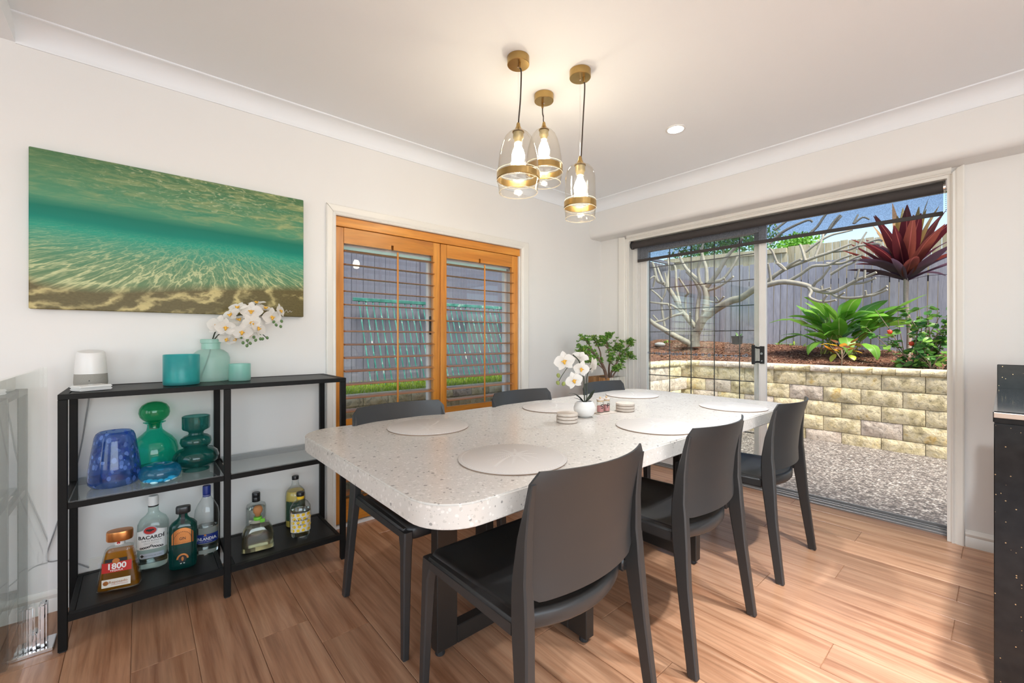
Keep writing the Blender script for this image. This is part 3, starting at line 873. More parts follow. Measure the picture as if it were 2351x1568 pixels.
# orchid in a round white pot, in the middle of the table
OX, OYc = -1.349, 1.640
t = thing('potted_orchid', 'white orchid in a small round white pot in the middle of the table', 'orchid', (OX, OYc, .750))
M['pot_white'] = simple('white_ceramic', (0.82, 0.80, 0.77), .3, var=.02)
prof = [(.024, 0), (.030, .001), (.044, .014), (.0525, .034), (.0530, .046), (.047, .064), (.038, .0755), (.0365, .0765), (.0350, .0755), (.0350, .066)]
MB().lathe(prof, 40).build('pot', M['pot_white'], t, smooth=50)
MB().lathe([(.0352, .0660), (.020, .0685), (.001, .070)], 24).build('soil', M['rubber'], t, smooth=40)
def loc_from(u, v, x): p = at(u, v, x=x); return (p.x - OX, p.y - OYc, p.z - .750)
def leafblade(parent, pts, wid, mat, name='leaf', fold=.25, n=8):
    """pointed blade along pts"""
    P = spline(pts, n); m = len(P); vs = []; fs = []
    for i, p in enumerate(P):
        tt = (P[min(i + 1, m - 1)] - P[max(i - 1, 0)]).normalized()
        side = tt.cross(Vector((0, 0, 1)))
        if side.length < .05: side = Vector((1, 0, 0)).cross(tt)
        side.normalize(); up = side.cross(tt)
        q = i / (m - 1); w = wid * (math.sin(PI * min(.985, .06 + .94 * q) ** .9) ** .8)
        w = max(w, wid * .06)
        for k, s in enumerate((-1, -.5, 0, .5, 1)): vs.append(p + side * (w * s) + up * (w * fold * s * s))
    for i in range(m - 1):
        for k in range(4): fs.append((i * 5 + k, i * 5 + k + 1, (i + 1) * 5 + k + 1, (i + 1) * 5 + k))
    return MB().add(vs, fs).build(name, mat, parent, smooth=180, fix=False)
s1 = spline([(.0, 0, .066), (.002, -.004, .12), (.004, -.012, .19), loc_from(1336, 858, -1.335), loc_from(1330, 830, -1.33), loc_from(1316, 815, -1.325)], 5)
MB().tube(s1, [.0030] * len(s1), 7).build('stem', M['stem'], t, smooth=60)
s2 = spline([(.004, .006, .066), (.006, .012, .12), (.004, .010, .18), loc_from(1352, 852, -1.34), loc_from(1362, 842, -1.34)], 5)
MB().tube(s2, [.0026] * len(s2), 7).build('stem', M['stem'], t, smooth=60)
s3 = spline([loc_from(1318, 822, -1.325), loc_from(1297, 852, -1.32), loc_from(1288, 866, -1.32), loc_from(1282, 878, -1.32)], 5)
MB().tube(s3, [.0017] * len(s3), 6).build('stem', M['stem'], t, smooth=60)
for uv in ((1282, 862), (1281, 879), (1294, 881)): bud(t, loc_from(*uv, -1.32), .0085, M['bud_light'])
for u, v, x, sz, aim, rl in ((1296, 829, -1.315, .050, (.55, -.80, .15), .2), (1334, 846, -1.310, .043, (.85, -.45, -.15), -.2), (1317, 873, -1.305, .044, (.8, -.55, .0), .3),
                             (1333, 820, -1.335, .042, (-.3, .6, .7), .5), (1360, 838, -1.330, .046, (.45, .85, -.1), -.5)):
    flower(t, loc_from(u, v, x), sz, aim, rl)
for pts, w in (([(0, -.004, .068), (-.010, -.030, .095), (-.020, -.062, .115), (-.026, -.095, .118)], .013), ([(0, .004, .068), (.006, .030, .088), (.010, .050, .112), (.012, .064, .128)], .013),
               ([(0, -.004, .068), (-.004, -.022, .082), (-.010, -.045, .090), (-.014, -.066, .098)], .010), ([(.002, .002, .068), (.02, .010, .085), (.03, .022, .10)], .009)):
    leafblade(t, pts, w, M['dark_leaf'])

# ------------------------------------------------------------------ jade plant in a ribbed planter in the corner
PX, PY, PZ = -2.315, 3.120, .798
pl = thing('potted_jade_plant', 'jade plant in a square ribbed timber planter in the corner by the glass door', 'plant', (PX, PY, 0))
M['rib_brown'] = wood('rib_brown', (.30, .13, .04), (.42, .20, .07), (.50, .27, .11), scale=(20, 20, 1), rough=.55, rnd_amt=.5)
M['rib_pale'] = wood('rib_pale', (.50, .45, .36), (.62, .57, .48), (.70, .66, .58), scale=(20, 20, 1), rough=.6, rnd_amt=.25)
HWp = .115
MB().box(-HWp + .012, HWp - .012, -HWp + .012, HWp - .012, .40, PZ - .012).build('box_liner', M['rubber'], pl)
nb = 14
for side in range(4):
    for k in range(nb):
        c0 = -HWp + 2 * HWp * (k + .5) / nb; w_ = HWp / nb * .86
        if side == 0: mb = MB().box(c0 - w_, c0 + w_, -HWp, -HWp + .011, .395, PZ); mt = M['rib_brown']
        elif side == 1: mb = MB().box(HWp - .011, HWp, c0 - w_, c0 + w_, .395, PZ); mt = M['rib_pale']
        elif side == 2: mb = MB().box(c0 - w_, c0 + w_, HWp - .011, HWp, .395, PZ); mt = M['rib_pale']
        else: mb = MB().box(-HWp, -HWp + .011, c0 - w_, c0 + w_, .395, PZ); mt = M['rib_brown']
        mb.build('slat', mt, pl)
for sx in (-1, 1):
    for sy in (-1, 1):
        MB().box(sx * .092 - .012, sx * .092 + .012, sy * .092 - .012, sy * .092 + .012, 0, .40).build('leg', M['rib_brown'], pl)
M['jade_bark'] = simple('jade_bark', (0.17, 0.105, 0.075), .8, var=.4, vscale=40, bump=.5, bscale=80)
def jade_leaf_mat():
    m, nt, out = newmat('jade_leaf')
    g = nd(nt, 'ShaderNodeNewGeometry').outputs['Random Per Island']
    col = ramp(nt, g, [(0, (.06, .16, .025)), (.5, (.13, .30, .04)), (.85, (.24, .42, .07)), (1, (.33, .36, .07))])
    principled(nt, out, base=col, rough=.35); return m
M['jade_leaf'] = jade_leaf_mat()
br = MB(); tips = []
def P_(u, v, dx=0.0): p = at(u, v, x=-2.27 + dx); return (p.x - PX, p.y - PY, p.z)
# main stems and branches
limbs = [([(1394, 872), (1388, 850), (1380, 832), (1366, 814), (1348, 800)], .016, 0.03), ([(1402, 872), (1403, 856), (1412, 840), (1420, 825), (1432, 808), (1446, 792)], .011, .02),
         ([(1398, 872), (1398, 845), (1400, 825), (1396, 800), (1392, 780)], .010, -.02), ([(1404, 872), (1410, 858), (1424, 840), (1432, 826)], .008, .06),
         ([(1380, 832), (1372, 826), (1358, 822), (1345, 812)], .007, .03), ([(1388, 850), (1375, 838), (1360, 834), (1350, 828)], .006, .05), ([(1366, 814), (1355, 795), (1345, 782), (1332, 778)], .007, .02),
         ([(1380, 832), (1378, 808), (1370, 790), (1362, 778)], .007, -.03), ([(1400, 825), (1412, 808), (1415, 790)], .006, -.03), ([(1420, 825), (1424, 805), (1424, 792)], .006, .02),
         ([(1432, 808), (1442, 818), (1450, 820)], .005, .02), ([(1446, 792), (1448, 785)], .005, .02), ([(1396, 800), (1385, 788), (1382, 778)], .006, .03), ([(1412, 840), (1402, 832), (1404, 815)], .005, .06),
         ([(1348, 800), (1338, 806), (1330, 800)], .005, .03), ([(1392, 780), (1398, 772)], .005, 0), ([(1403, 856), (1412, 850), (1420, 846)], .005, .07)]
for pts, r, dx in limbs:
    q = spline([P_(u, v, dx) for u, v in pts], 4); n = len(q)
    br.tube(q, [r * (1 - .55 * i / (n - 1)) for i in range(n)], 7)
    for f_ in (.55, .7, .85, 1.0): tips.append(q[int((n - 1) * f_)])
br.build('branches', M['jade_bark'], pl, smooth=60)
lv = MB()
jl = [(-.5, 0, 0), (-.25, .42, .08), (0, .75, .1), (0, 1, .12), (.25, .42, .08), (.5, 0, 0)]
for tp in tips:
    for cl in range(7):
        c = tp + Vector((rnd.gauss(0, .015), rnd.gauss(0, .015), rnd.gauss(.006, .013)))
        for k in range(9):
            a = k * 2.4 + rnd.random(); el = rnd.uniform(-.1, 1.2); L = rnd.uniform(.016, .024); w = L * .30
            d = Vector((math.cos(a) * math.cos(el), math.sin(a) * math.cos(el), math.sin(el)))
            s = d.cross(Vector((0, 0, 1))); s = s.normalized() if s.length > .01 else Vector((1, 0, 0))
            up = s.cross(d)
            b0 = c + d * .003
            lv.add([b0, b0 + d * L * .45 - s * w - up * .0015, b0 + d * L, b0 + d * L * .45 + s * w - up * .0015, b0 + d * L * .5 + up * .004], [(0, 1, 4), (1, 2, 4), (2, 3, 4), (3, 0, 4), (0, 3, 2, 1)])
stuff(lv.build('foliage', M['jade_leaf'], pl, fix=False))
# ------------------------------------------------------------------ canvas picture
def canvas_mat():
    m, nt, out = newmat('underwater_print')
    tc = nd(nt, 'ShaderNodeTexCoord').outputs['Object']
    sp = nd(nt, 'ShaderNodeSeparateXYZ', {0: tc})
    u = math_(nt, 'DIVIDE', sp.outputs[1], 1.026)
    v = math_(nt, 'SUBTRACT', 1.0, math_(nt, 'DIVIDE', sp.outputs[2], .651))
    cu = nd(nt, 'ShaderNodeCombineXYZ', {0: u, 1: v, 2: 0.0}).outputs[0]
    wav = nd(nt, 'ShaderNodeTexNoise', {'Vector': cu, 'Scale': 3.0, 'Detail': 3.0}).outputs[0]
    vv = math_(nt, 'ADD', v, math_(nt, 'MULTIPLY', math_(nt, 'SUBTRACT', wav, .5), .05))
    vv = math_(nt, 'SUBTRACT', vv, math_(nt, 'MULTIPLY', math_(nt, 'SUBTRACT', u, .35), .04))
    sandv = math_(nt, 'ADD', v, math_(nt, 'MULTIPLY', math_(nt, 'SUBTRACT', wav, .5), .03))
    sandv = math_(nt, 'SUBTRACT', sandv, math_(nt, 'MULTIPLY', math_(nt, 'SINE', math_(nt, 'MULTIPLY', math_(nt, 'POWER', u, .55), 4.4)), .055))
    base = ramp(nt, vv, [(0, (.075, .17, .075)), (.14, (.10, .235, .115)), (.30, (.085, .275, .155)), (.365, (.006, .175, .115)), (.43, (.003, .205, .145)), (.49, (.008, .30, .20)),
                         (.55, (.05, .29, .185)), (.66, (.085, .235, .125)), (.78, (.115, .215, .10)), (1.0, (.17, .20, .085))])
    # glints under the water surface
    cs = nd(nt, 'ShaderNodeMapping', {'Vector': cu, 'Scale': (7, 24, 1), 'Rotation': (0, 0, .10)}).outputs[0]
    n1 = nd(nt, 'ShaderNodeTexNoise', {'Vector': cs, 'Scale': 1.0, 'Detail': 6.0, 'Roughness': .62, 'Distortion': 1.2}).outputs[0]
    g = ramp(nt, n1, [(.45, 0.0), (.70, 1.0)])
    top = ramp(nt, vv, [(.0, 1.0), (.27, .85), (.345, .0)])
    right = math_(nt, 'ADD', .40, math_(nt, 'MULTIPLY', u, .6))
    col = mixc(nt, math_(nt, 'MULTIPLY', math_(nt, 'MULTIPLY', g, top), right, clamp=True), base, (.42, .43, .19))
    cs2 = nd(nt, 'ShaderNodeMapping', {'Vector': cu, 'Scale': (20, 34, 1), 'Rotation': (0, 0, -.2)}).outputs[0]
    n1b = nd(nt, 'ShaderNodeTexNoise', {'Vector': cs2, 'Scale': 1.0, 'Detail': 5.0, 'Roughness': .6, 'Distortion': 2.2}).outputs[0]
    hump = math_(nt, 'SUBTRACT', 1.0, math_(nt, 'ABSOLUTE', math_(nt, 'MULTIPLY', math_(nt, 'SUBTRACT', u, .62), 1.5)), clamp=True)
    gb = math_(nt, 'MULTIPLY', ramp(nt, n1b, [(.55, 0.0), (.68, 1.0)]), math_(nt, 'MULTIPLY', ramp(nt, v, [(.0, 1.0), (.16, .75), (.30, .0)]), hump))
    col = mixc(nt, math_(nt, 'MULTIPLY', gb, .85), col, (.66, .63, .38))
    dk = math_(nt, 'MULTIPLY', ramp(nt, n1b, [(.30, 1.0), (.44, 0.0)]), math_(nt, 'MULTIPLY', ramp(nt, v, [(.0, .9), (.16, .7), (.30, .0)]), hump))
    col = mixc(nt, math_(nt, 'MULTIPLY', dk, .7), col, (.055, .10, .035))
    d2 = nd(nt, 'ShaderNodeTexNoise', {'Vector': nd(nt, 'ShaderNodeMapping', {'Vector': cu, 'Scale': (2.2, 22, 1), 'Rotation': (0, 0, .06)}).outputs[0], 'Scale': 1.0, 'Detail': 4.0, 'Distortion': .5}).outputs[0]
    col = mixc(nt, math_(nt, 'MULTIPLY', ramp(nt, d2, [(.52, 0.0), (.70, .7)]), math_(nt, 'MULTIPLY', top, ramp(nt, v, [(.08, .2), (.2, 1.0)]))), col, (.008, .21, .135))
    # net of light on the sand, fanning out from the middle of the band
    w = math_(nt, 'MAXIMUM', math_(nt, 'SUBTRACT', vv, .415), .015)
    pu = math_(nt, 'DIVIDE', math_(nt, 'SUBTRACT', u, .60), math_(nt, 'ADD', w, .10))
    pv = math_(nt, 'DIVIDE', .40, math_(nt, 'ADD', w, .055))
    pc = nd(nt, 'ShaderNodeCombineXYZ', {0: math_(nt, 'MULTIPLY', pu, 9.5), 1: math_(nt, 'MULTIPLY', pv, 2.2), 2: 0.0}).outputs[0]
    dis = nd(nt, 'ShaderNodeTexNoise', {'Vector': pc, 'Scale': .9, 'Detail': 4.0, 'Roughness': .6}).outputs[1]
    pc2 = nd(nt, 'ShaderNodeVectorMath', {0: pc, 1: nd(nt, 'ShaderNodeVectorMath', {0: dis, 'Scale': 2.2}, operation='SCALE').outputs[0]}, operation='ADD').outputs[0]
    vo = nd(nt, 'ShaderNodeTexVoronoi', {'Vector': pc2, 'Scale': .85}, feature='DISTANCE_TO_EDGE').outputs[0]
    net = ramp(nt, vo, [(0.0, 1.0), (.022, .8), (.07, .14), (.22, 0.0)])
    pc3 = nd(nt, 'ShaderNodeVectorMath', {0: pc2, 1: (2.1, 1.4, 1.0)}, operation='MULTIPLY').outputs[0]
    vo2 = nd(nt, 'ShaderNodeTexVoronoi', {'Vector': pc3, 'Scale': 1.0}, feature='DISTANCE_TO_EDGE').outputs[0]
    net2 = ramp(nt, vo2, [(0.0, .42), (.04, .22), (.12, 0.0)])
    nets = math_(nt, 'MAXIMUM', net, net2)
    zone = ramp(nt, vv, [(.44, 0.0), (.56, .30), (.70, .75), (1.0, .9)])
    col = mixc(nt, math_(nt, 'MULTIPLY', nets, zone, clamp=True), col, (.68, .68, .36))
    # brown sand bank along the lower edge with soft curved ribs
    sand = ramp(nt, sandv, [(.775, 0.0), (.835, 1.0)])
    fine = nd(nt, 'ShaderNodeTexNoise', {'Vector': cu, 'Scale': 90.0, 'Detail': 3.0}).outputs[0]
    sc_col = mixc(nt, fine, (.085, .065, .018), (.17, .135, .05))
    sd = nd(nt, 'ShaderNodeTexNoise', {'Vector': cu, 'Scale': 4.0, 'Detail': 5.0, 'Roughness': .6}).outputs[0]
    ph = math_(nt, 'ADD', math_(nt, 'MULTIPLY', u, 34.0), math_(nt, 'MULTIPLY', math_(nt, 'MULTIPLY', v, math_(nt, 'SUBTRACT', 1.0, u)), 25.0))
    ph = math_(nt, 'ADD', ph, math_(nt, 'MULTIPLY', sd, 9.0))
    ribs = ramp(nt, math_(nt, 'MULTIPLY_ADD', math_(nt, 'SINE', math_(nt, 'MULTIPLY', ph, 2.6)), .5, .5), [(.45, 0.0), (.85, .45), (.97, 1.0)])
    ribs = math_(nt, 'MULTIPLY', ribs, ramp(nt, nd(nt, 'ShaderNodeTexNoise', {'Vector': cu, 'Scale': 11.0, 'Detail': 3.0}).outputs[0], [(.35, .25), (.6, 1.0)]))
    sc_col = mixc(nt, math_(nt, 'MULTIPLY', ribs, .9), sc_col, (.60, .50, .22))
    col = mixc(nt, sand, col, sc_col)
    principled(nt, out, base=col, rough=.35, spec=.2)
    return m
M['canvas'] = canvas_mat()
M['ink_white'] = simple('white_ink', (0.80, 0.79, 0.76), .5)
pic = thing('canvas_picture', 'wide canvas print of green sea water and rippled sand on the left wall', 'picture', (WX, -.336, 1.252))
cvm = MB().box(.004, .034, 0, 1.026, 0, .651).build('canvas', M['canvas'], pic, bevel=.003)
MB().box(0.0, .004, .05, .976, .05, .60).build('stretcher', M['rib_pale'], pic)
sg = MB(); q = spline([(.0345, .918 + .0055 * i, .028 + .006 * math.sin(i * 2.1) + .002 * math.sin(i * 5)) for i in range(10)], 4)
sg.tube(q, .0007, 4); sg.build('signature', M['ink_white'], cvm)

# ------------------------------------------------------------------ black metal and glass shelf unit
SX0, SX1, SY0, SY1, SYM = -2.585, -2.225, -.222, .802, .290
shelf = thing('shelf_unit', 'low black metal and glass shelf unit against the left wall under the canvas picture', 'shelf', ((SX0 + SX1) / 2, (SY0 + SY1) / 2, 0))
ox, oy = shelf.location.x, shelf.location.y
def spt(name, mb, mat, **kw):
    mb.v = [(x - ox, y - oy, z) for x, y, z in mb.v]; return mb.build(name, mat, shelf, **kw)
L_ = .025
for yy in (SY0, SYM - L_ / 2, SY1 - L_):
    for xx in (SX0, SX1 - L_):
        lg = spt('leg', MB().box(xx, xx + L_, yy, yy + L_, .004, .910), M['black_metal'], bevel=.0015)
        mb = MB().box(xx + .003, xx + L_ - .003, yy + .003, yy + L_ - .003, 0, .004); mb.v = [(x - ox, y - oy, z) for x, y, z in mb.v]
        mb.build('foot_cap', M['rubber'], lg)
spt('top_panel', MB().box(SX0 + L_ + .001, SX1 - L_ - .001, SY0 + L_ + .002, SYM - .001, .916, .9285).box(SX0 + L_ + .001, SX1 - L_ - .001, SYM + .001, SY1 - L_ - .002, .916, .9285), M['black_board'], bevel=.0006)
spt('top_frame', MB().box(SX1 - L_, SX1, SY0, SY1, .910, .930).box(SX0, SX0 + L_, SY0, SY1, .910, .930).box(SX0 + L_, SX1 - L_, SY0, SY0 + L_, .910, .930).box(SX0 + L_, SX1 - L_, SY1 - L_, SY1, .910, .930), M['black_metal'], bevel=.001)
M['shelf_glass'] = glassy('shelf_glass', (.86, .89, .90), (.60, .68, .68), gloss=1.0, body=((.55, .60, .62), .10))
for a, b in ((SY0 + L_, SYM - L_ / 2), (SYM + L_ / 2, SY1 - L_)):
    spt('shelf_rail', MB().box(SX1 - L_ + .003, SX1 - .003, a, b, .512, .534), M['black_metal'], bevel=.001)
    spt('shelf_rail', MB().box(SX0 + .003, SX0 + L_ - .003, a, b, .512, .534), M['black_metal'], bevel=.001)
    spt('glass_shelf', MB().box(SX0 + .004, SX1 - .004, a + .002, b - .002, .5345, .540), M['shelf_glass'])
    spt('bottom_panel', MB().box(SX0 + L_ + .001, SX1 - L_ - .001, a + .018, b - .018, .112, .1288), M['black_board'], bevel=.0006)
    spt('bottom_frame', MB().box(SX1 - L_, SX1, a, b, .105, .130).box(SX0, SX0 + L_, a, b, .105, .130).box(SX0 + L_, SX1 - L_, a, a + .017, .105, .130).box(SX0 + L_, SX1 - L_, b - .017, b, .105, .130), M['black_metal'], bevel=.001)
for yy in (SY0, SYM - L_ / 2, SY1 - L_):
    spt('side_rail', MB().box(SX0 + L_, SX1 - L_, yy + .003, yy + L_ - .003, .512, .534), M['black_metal'], bevel=.001)
ZB, ZM, ZT = .1302, .5402, .9302

# ------------------------------------------------------------------ things on the top of the shelf unit
M['spk_grey'] = simple('grey_fabric', (0.36, 0.345, 0.31), .85, var=.15, vscale=300, bump=.5, bscale=600)
sp_ = thing('smart_speaker', 'white smart speaker with grey fabric base on the shelf top', 'speaker', (-2.485, -.152, ZT))
prof = [(.042, 0), (.0500, .003), (.0520, .022), (.0505, .056)]
MB().lathe(prof, 40).build('fabric_base', M['spk_grey'], sp_, smooth=50)
def slanted(z, y): return z
ring_s = []
for r, z in ((.0502, .0565), (.0490, .085), (.0460, .122), (.0440, .142), (.040, .148), (.002, .149)):
    ring_s.append([(r * math.cos(2 * PI * j / 40), r * math.sin(2 * PI * j / 40), z - (.16 * r * math.cos(2 * PI * j / 40) if z > .13 else 0)) for j in range(40)])
MB().loft(ring_s).build('body', M['white_plastic'], sp_, smooth=45)
MB().tube([(.0510, -.002, .030), (.0528, -.002, .030)], .002, 8).build('port', M['ink'], sp_)
rem = thing('white_remote_tile', 'small white square plastic remote lying in front of the smart speaker', 'remote', (-2.345, -.142, ZT), math.radians(28))
MB().box(-.036, .036, -.050, .050, 0, .010).build('holder', M['white_plastic'], rem, bevel=.003, seg=2)
MB().box(-.034, .040, -.052, .048, .0102, .020).build('body', M['white_plastic'], rem, bevel=.003, seg=2)
MB().lathe([(.008, .0202), (.008, .0222)], 16, (-.005, 0, 0)).build('button', M['white_plastic'], rem, bevel=.0005)
def frost(name, c1, c2, tr, f):
    m, nt, out = newmat(name)
    co = coords(nt)
    nz = nd(nt, 'ShaderNodeTexNoise', {'Vector': co, 'Scale': 14.0, 'Detail': 3.0}).outputs[0]
    col = mixc(nt, nz, c1, c2)
    df = nd(nt, 'ShaderNodeBsdfDiffuse', {'Color': col}).outputs[0]; tl = nd(nt, 'ShaderNodeBsdfTranslucent', {'Color': col}).outputs[0]
    a = nd(nt, 'ShaderNodeMixShader', {0: .6, 1: df, 2: tl}).outputs[0]
    t_ = nd(nt, 'ShaderNodeBsdfTransparent', {'Color': tr}).outputs[0]
    b = nd(nt, 'ShaderNodeMixShader', {0: f, 1: t_, 2: a}).outputs[0]
    gl = nd(nt, 'ShaderNodeBsdfGlossy', {'Roughness': .3}).outputs[0]
    lw = schlick(nt, 1.4)
    ms = nd(nt, 'ShaderNodeMixShader', {0: lw, 1: b, 2: gl}).outputs[0]
    nt.links.new(ms, out.inputs[0]); return m
M['frost_vase'] = frost('frosted_aqua_glass', (.58, .88, .79), (.80, .97, .92), (.86, .98, .95), .58)
M['frost_votive'] = frost('frosted_mint_glass', (.48, .84, .77), (.72, .95, .90), (.78, .97, .94), .48)
M['teal_jar'] = frost('crackled_teal_glass', (.05, .50, .55), (.16, .72, .70), (.34, .84, .85), .48)
M['wax'] = simple('pale_wax', (0.62, 0.82, 0.70), .6, var=.05)
cj = thing('candle_jar', 'teal crackled glass candle jar on the shelf top beside the frosted vase', 'candle', (-2.365, .139, ZT))
MB().lathe([(.060, 0), (.0645, .003), (.0655, .010), (.0655, .130), (.0635, .132), (.0620, .130), (.0620, .012), (.050, .010)], 48).build('glass_jar', M['teal_jar'], cj, smooth=45)
MB().lathe([(.0610, .0125), (.0610, .062)], 36).build('wax', M['wax'], cj, smooth=45)
fv = thing('frosted_vase', 'frosted aqua glass bottle vase holding the white orchid spray', 'vase', (-2.495, .2575, ZT))
MB().lathe([(.070, 0), (.0755, .004), (.0770, .020), (.0785, .080), (.0780, .110), (.070, .130), (.052, .146), (.0385, .151), (.0380, .178), (.0430, .182), (.0430, .196), (.0400, .199), (.034, .199), (.033, .150)], 48).build('glass_body', M['frost_vase'], fv, smooth=40)
vt = thing('votive_holder', 'small frosted mint glass votive holder on the shelf top', 'candle holder', (-2.415, .3635, ZT))
MB().lathe([(.042, 0), (.0450, .002), (.0460, .008), (.0455, .080), (.0440, .081), (.0430, .080), (.0435, .008), (.03, .006)], 40).build('glass_cup', M['frost_votive'], vt, smooth=45)
MB().sphere((.008, -.004, .026), .0185, 14, 10).build('dark_pebble', simple('dark_pebble', (.10, .14, .11), .7), vt, smooth=60)
# orchid spray in the vase
os_ = thing('orchid_spray', 'arching spray of white artificial orchids standing in the frosted vase', 'orchid', (-2.495, .2575, ZT))
def lo(u, v, x): p = at(u, v, x=x); return Vector((p.x + 2.495, p.y - .2575, p.z - ZT))
def st(pts, r, n=4):
    q = spline(pts, n); MB().tube(q, [r * (1 - .4 * i / (len(q) - 1)) for i in range(len(q))], 6).build('stem', M['stem'], os_, smooth=60)
base_in = Vector((.025, -.045, .012))
st([base_in, Vector((.008, -.010, .11)), Vector((.004, .004, .185)), lo(500, 752, -2.45), lo(530, 728, -2.43), lo(575, 722, -2.42), lo(620, 725, -2.41), lo(634, 742, -2.41)], .0035)
st([Vector((.004, .002, .18)), lo(510, 762, -2.43), lo(545, 758, -2.41), lo(580, 750, -2.40), lo(600, 765, -2.40), lo(612, 776, -2.40)], .0030)
st([lo(545, 758, -2.41), lo(560, 770, -2.40), lo(568, 782, -2.395), lo(570, 795, -2.395)], .0020)
fl = [(503, 747, -2.40, .049, (.8, -.5, .1)), (517, 751, -2.37, .042, (.95, .1, -.1)), (531, 723, -2.41, .044, (.5, -.7, .5)), (547, 707, -2.43, .042, (.5, -.4, .75)), (577, 715, -2.40, .048, (.9, -.2, .3)),
      (576, 741, -2.38, .045, (.9, .1, .2)), (623, 727, -2.39, .046, (.9, .3, -.1)), (642, 713, -2.40, .036, (.6, .75, .2)), (556, 761, -2.37, .043, (.9, -.2, -.25)), (572, 765, -2.38, .040, (.9, .3, -.3)),
      (521, 777, -2.40, .036, (.8, -.2, -.6)), (538, 777, -2.40, .034, (.8, .2, -.6)), (592, 753, -2.38, .042, (.8, .5, .1)), (608, 709, -2.42, .044, (.4, .3, .85)), (548, 735, -2.42, .044, (.7, -.1, .7)), (590, 697, -2.44, .040, (.2, -.2, .95))]
for i, (u, v, x, s, aim) in enumerate(fl): flower(os_, lo(u, v, x), s * 1.08, aim, rnd.uniform(-.6, .6))
bz = [(634, 746), (646.5, 737.5), (644.5, 749.5), (628.5, 739), (554, 774), (563, 769.5), (567, 793.5), (574.5, 788), (568, 781), (558, 787), (587, 781), (598, 778), (613.5, 775.5), (603, 778), (583, 774), (597, 767)]
for u, v in bz: bud(os_, lo(u, v, -2.385), .0066, M['bud'])
# ------------------------------------------------------------------ coloured glass on the middle shelf
def speckled():
    m, nt, out = newmat('speckled_blue_glass')
    co = coords(nt)
    v = nd(nt, 'ShaderNodeTexVoronoi', {'Vector': nd(nt, 'ShaderNodeMapping', {'Vector': co, 'Scale': (62, 62, 42)}).outputs[0], 'Scale': 1.0})
    r = nd(nt, 'ShaderNodeSeparateColor', {0: v.outputs['Color']}).outputs[0]
    spot = math_(nt, 'MULTIPLY', math_(nt, 'LESS_THAN', v.outputs['Distance'], .46), math_(nt, 'GREATER_THAN', r, .45))
    col = mixc(nt, r, (.012, .035, .17), (.17, .30, .72))
    tr = nd(nt, 'ShaderNodeBsdfTransparent', {'Color': (.30, .47, .80)}).outputs[0]
    df = nd(nt, 'ShaderNodeBsdfDiffuse', {'Color': col}).outputs[0]
    fac = math_(nt, 'ADD', math_(nt, 'MULTIPLY', spot, .55), .24)
    b = nd(nt, 'ShaderNodeMixShader', {0: fac, 1: tr, 2: df}).outputs[0]
    gl = nd(nt, 'ShaderNodeBsdfGlossy', {'Roughness': .03}).outputs[0]
    ms = nd(nt, 'ShaderNodeMixShader', {0: schlick(nt, 1.5), 1: b, 2: gl}).outputs[0]
    nt.links.new(ms, out.inputs[0]); return m
M['blue_vase'] = speckled()
M['green_glass'] = glassy('emerald_glass', (.24, .84, .72), (.02, .52, .40), body=((.03, .52, .40), .08))
M['green_top'] = glassy('emerald_stopper', (.24, .74, .50), (.02, .40, .22), body=((.03, .38, .20), .15))
M['dark_green'] = glassy('bottle_green_glass', (.22, .52, .48), (.01, .17, .15), body=((.015, .20, .19), .20))
M['aqua_bowl'] = glassy('aqua_swirl_glass', (.30, .76, .94), (.04, .42, .78), body=((.05, .52, .85), .18))
bv = thing('speckled_vase', 'tall speckled cobalt blue glass vase on the glass shelf', 'vase', (-2.370, -.075, ZM))
MB().lathe([(.058, 0), (.072, .004), (.0810, .016), (.0830, .032), (.0800, .070), (.0740, .120), (.0665, .170), (.0625, .196), (.0570, .210), (.0500, .216), (.0455, .215)], 52, cap=False).build('glass_body', M['blue_vase'], bv, smooth=50)
dc = thing('glass_decanter', 'emerald green glass decanter with a ball stopper on the glass shelf', 'decanter', (-2.495, .0505, ZM))
MB().lathe([(.066, 0), (.078, .004), (.0830, .018), (.0855, .060), (.0850, .098), (.078, .128), (.062, .152), (.042, .170), (.0290, .184), (.0255, .200), (.0260, .210), (.0400, .218), (.0400, .2205), (.030, .2215)], 52, cap=False).build('glass_body', M['green_glass'], dc, smooth=50)
MB().lathe([(.070, .006), (.079, .010), (.0805, .022), (.060, .026)], 40).build('thick_base', M['dark_green'], dc, smooth=50)
MB().lathe([(.018, .190), (.021, .214), (.026, .2225), (.040, .230), (.0515, .245), (.0555, .262), (.0530, .281), (.043, .297), (.026, .307), (.010, .3105), (.001, .311)], 40).build('stopper', M['green_top'], dc, smooth=60)
bb = thing('stacked_bubble_vase', 'dark green glass vase shaped like stacked bubbles on the glass shelf', 'vase', (-2.388, .192, ZM))
bp = [(.040, 0), (.0500, .003), (.0510, .014), (.0470, .018), (.0640, .026), (.0800, .042), (.0855, .062), (.0800, .082), (.0640, .097), (.0480, .103), (.0440, .107), (.0540, .115), (.0590, .130), (.0560, .146), (.0430, .157), (.0290, .162), (.0270, .170), (.0330, .178), (.0490, .186), (.0520, .192), (.0520, .243), (.0505, .2445), (.0480, .243)]
MB().lathe(bp, 52, cap=False).build('glass_body', M['dark_green'], bb, smooth=40)
ab = thing('glass_paperweight_bowl', 'small round aqua swirl glass bowl in front of the green decanter', 'bowl', (-2.297, .065, ZM + .001), 0)
o = MB().lathe([(.030, 0), (.050, .004), (.066, .018), (.0710, .036), (.067, .054), (.054, .068), (.036, .074), (.022, .073), (.020, .066)], 48, cap=False).build('glass_body', M['aqua_bowl'], ab, smooth=60)
M['pale_swirl'] = simple('pale_swirl', (.45, .78, .88), .2, var=.2, vscale=40)
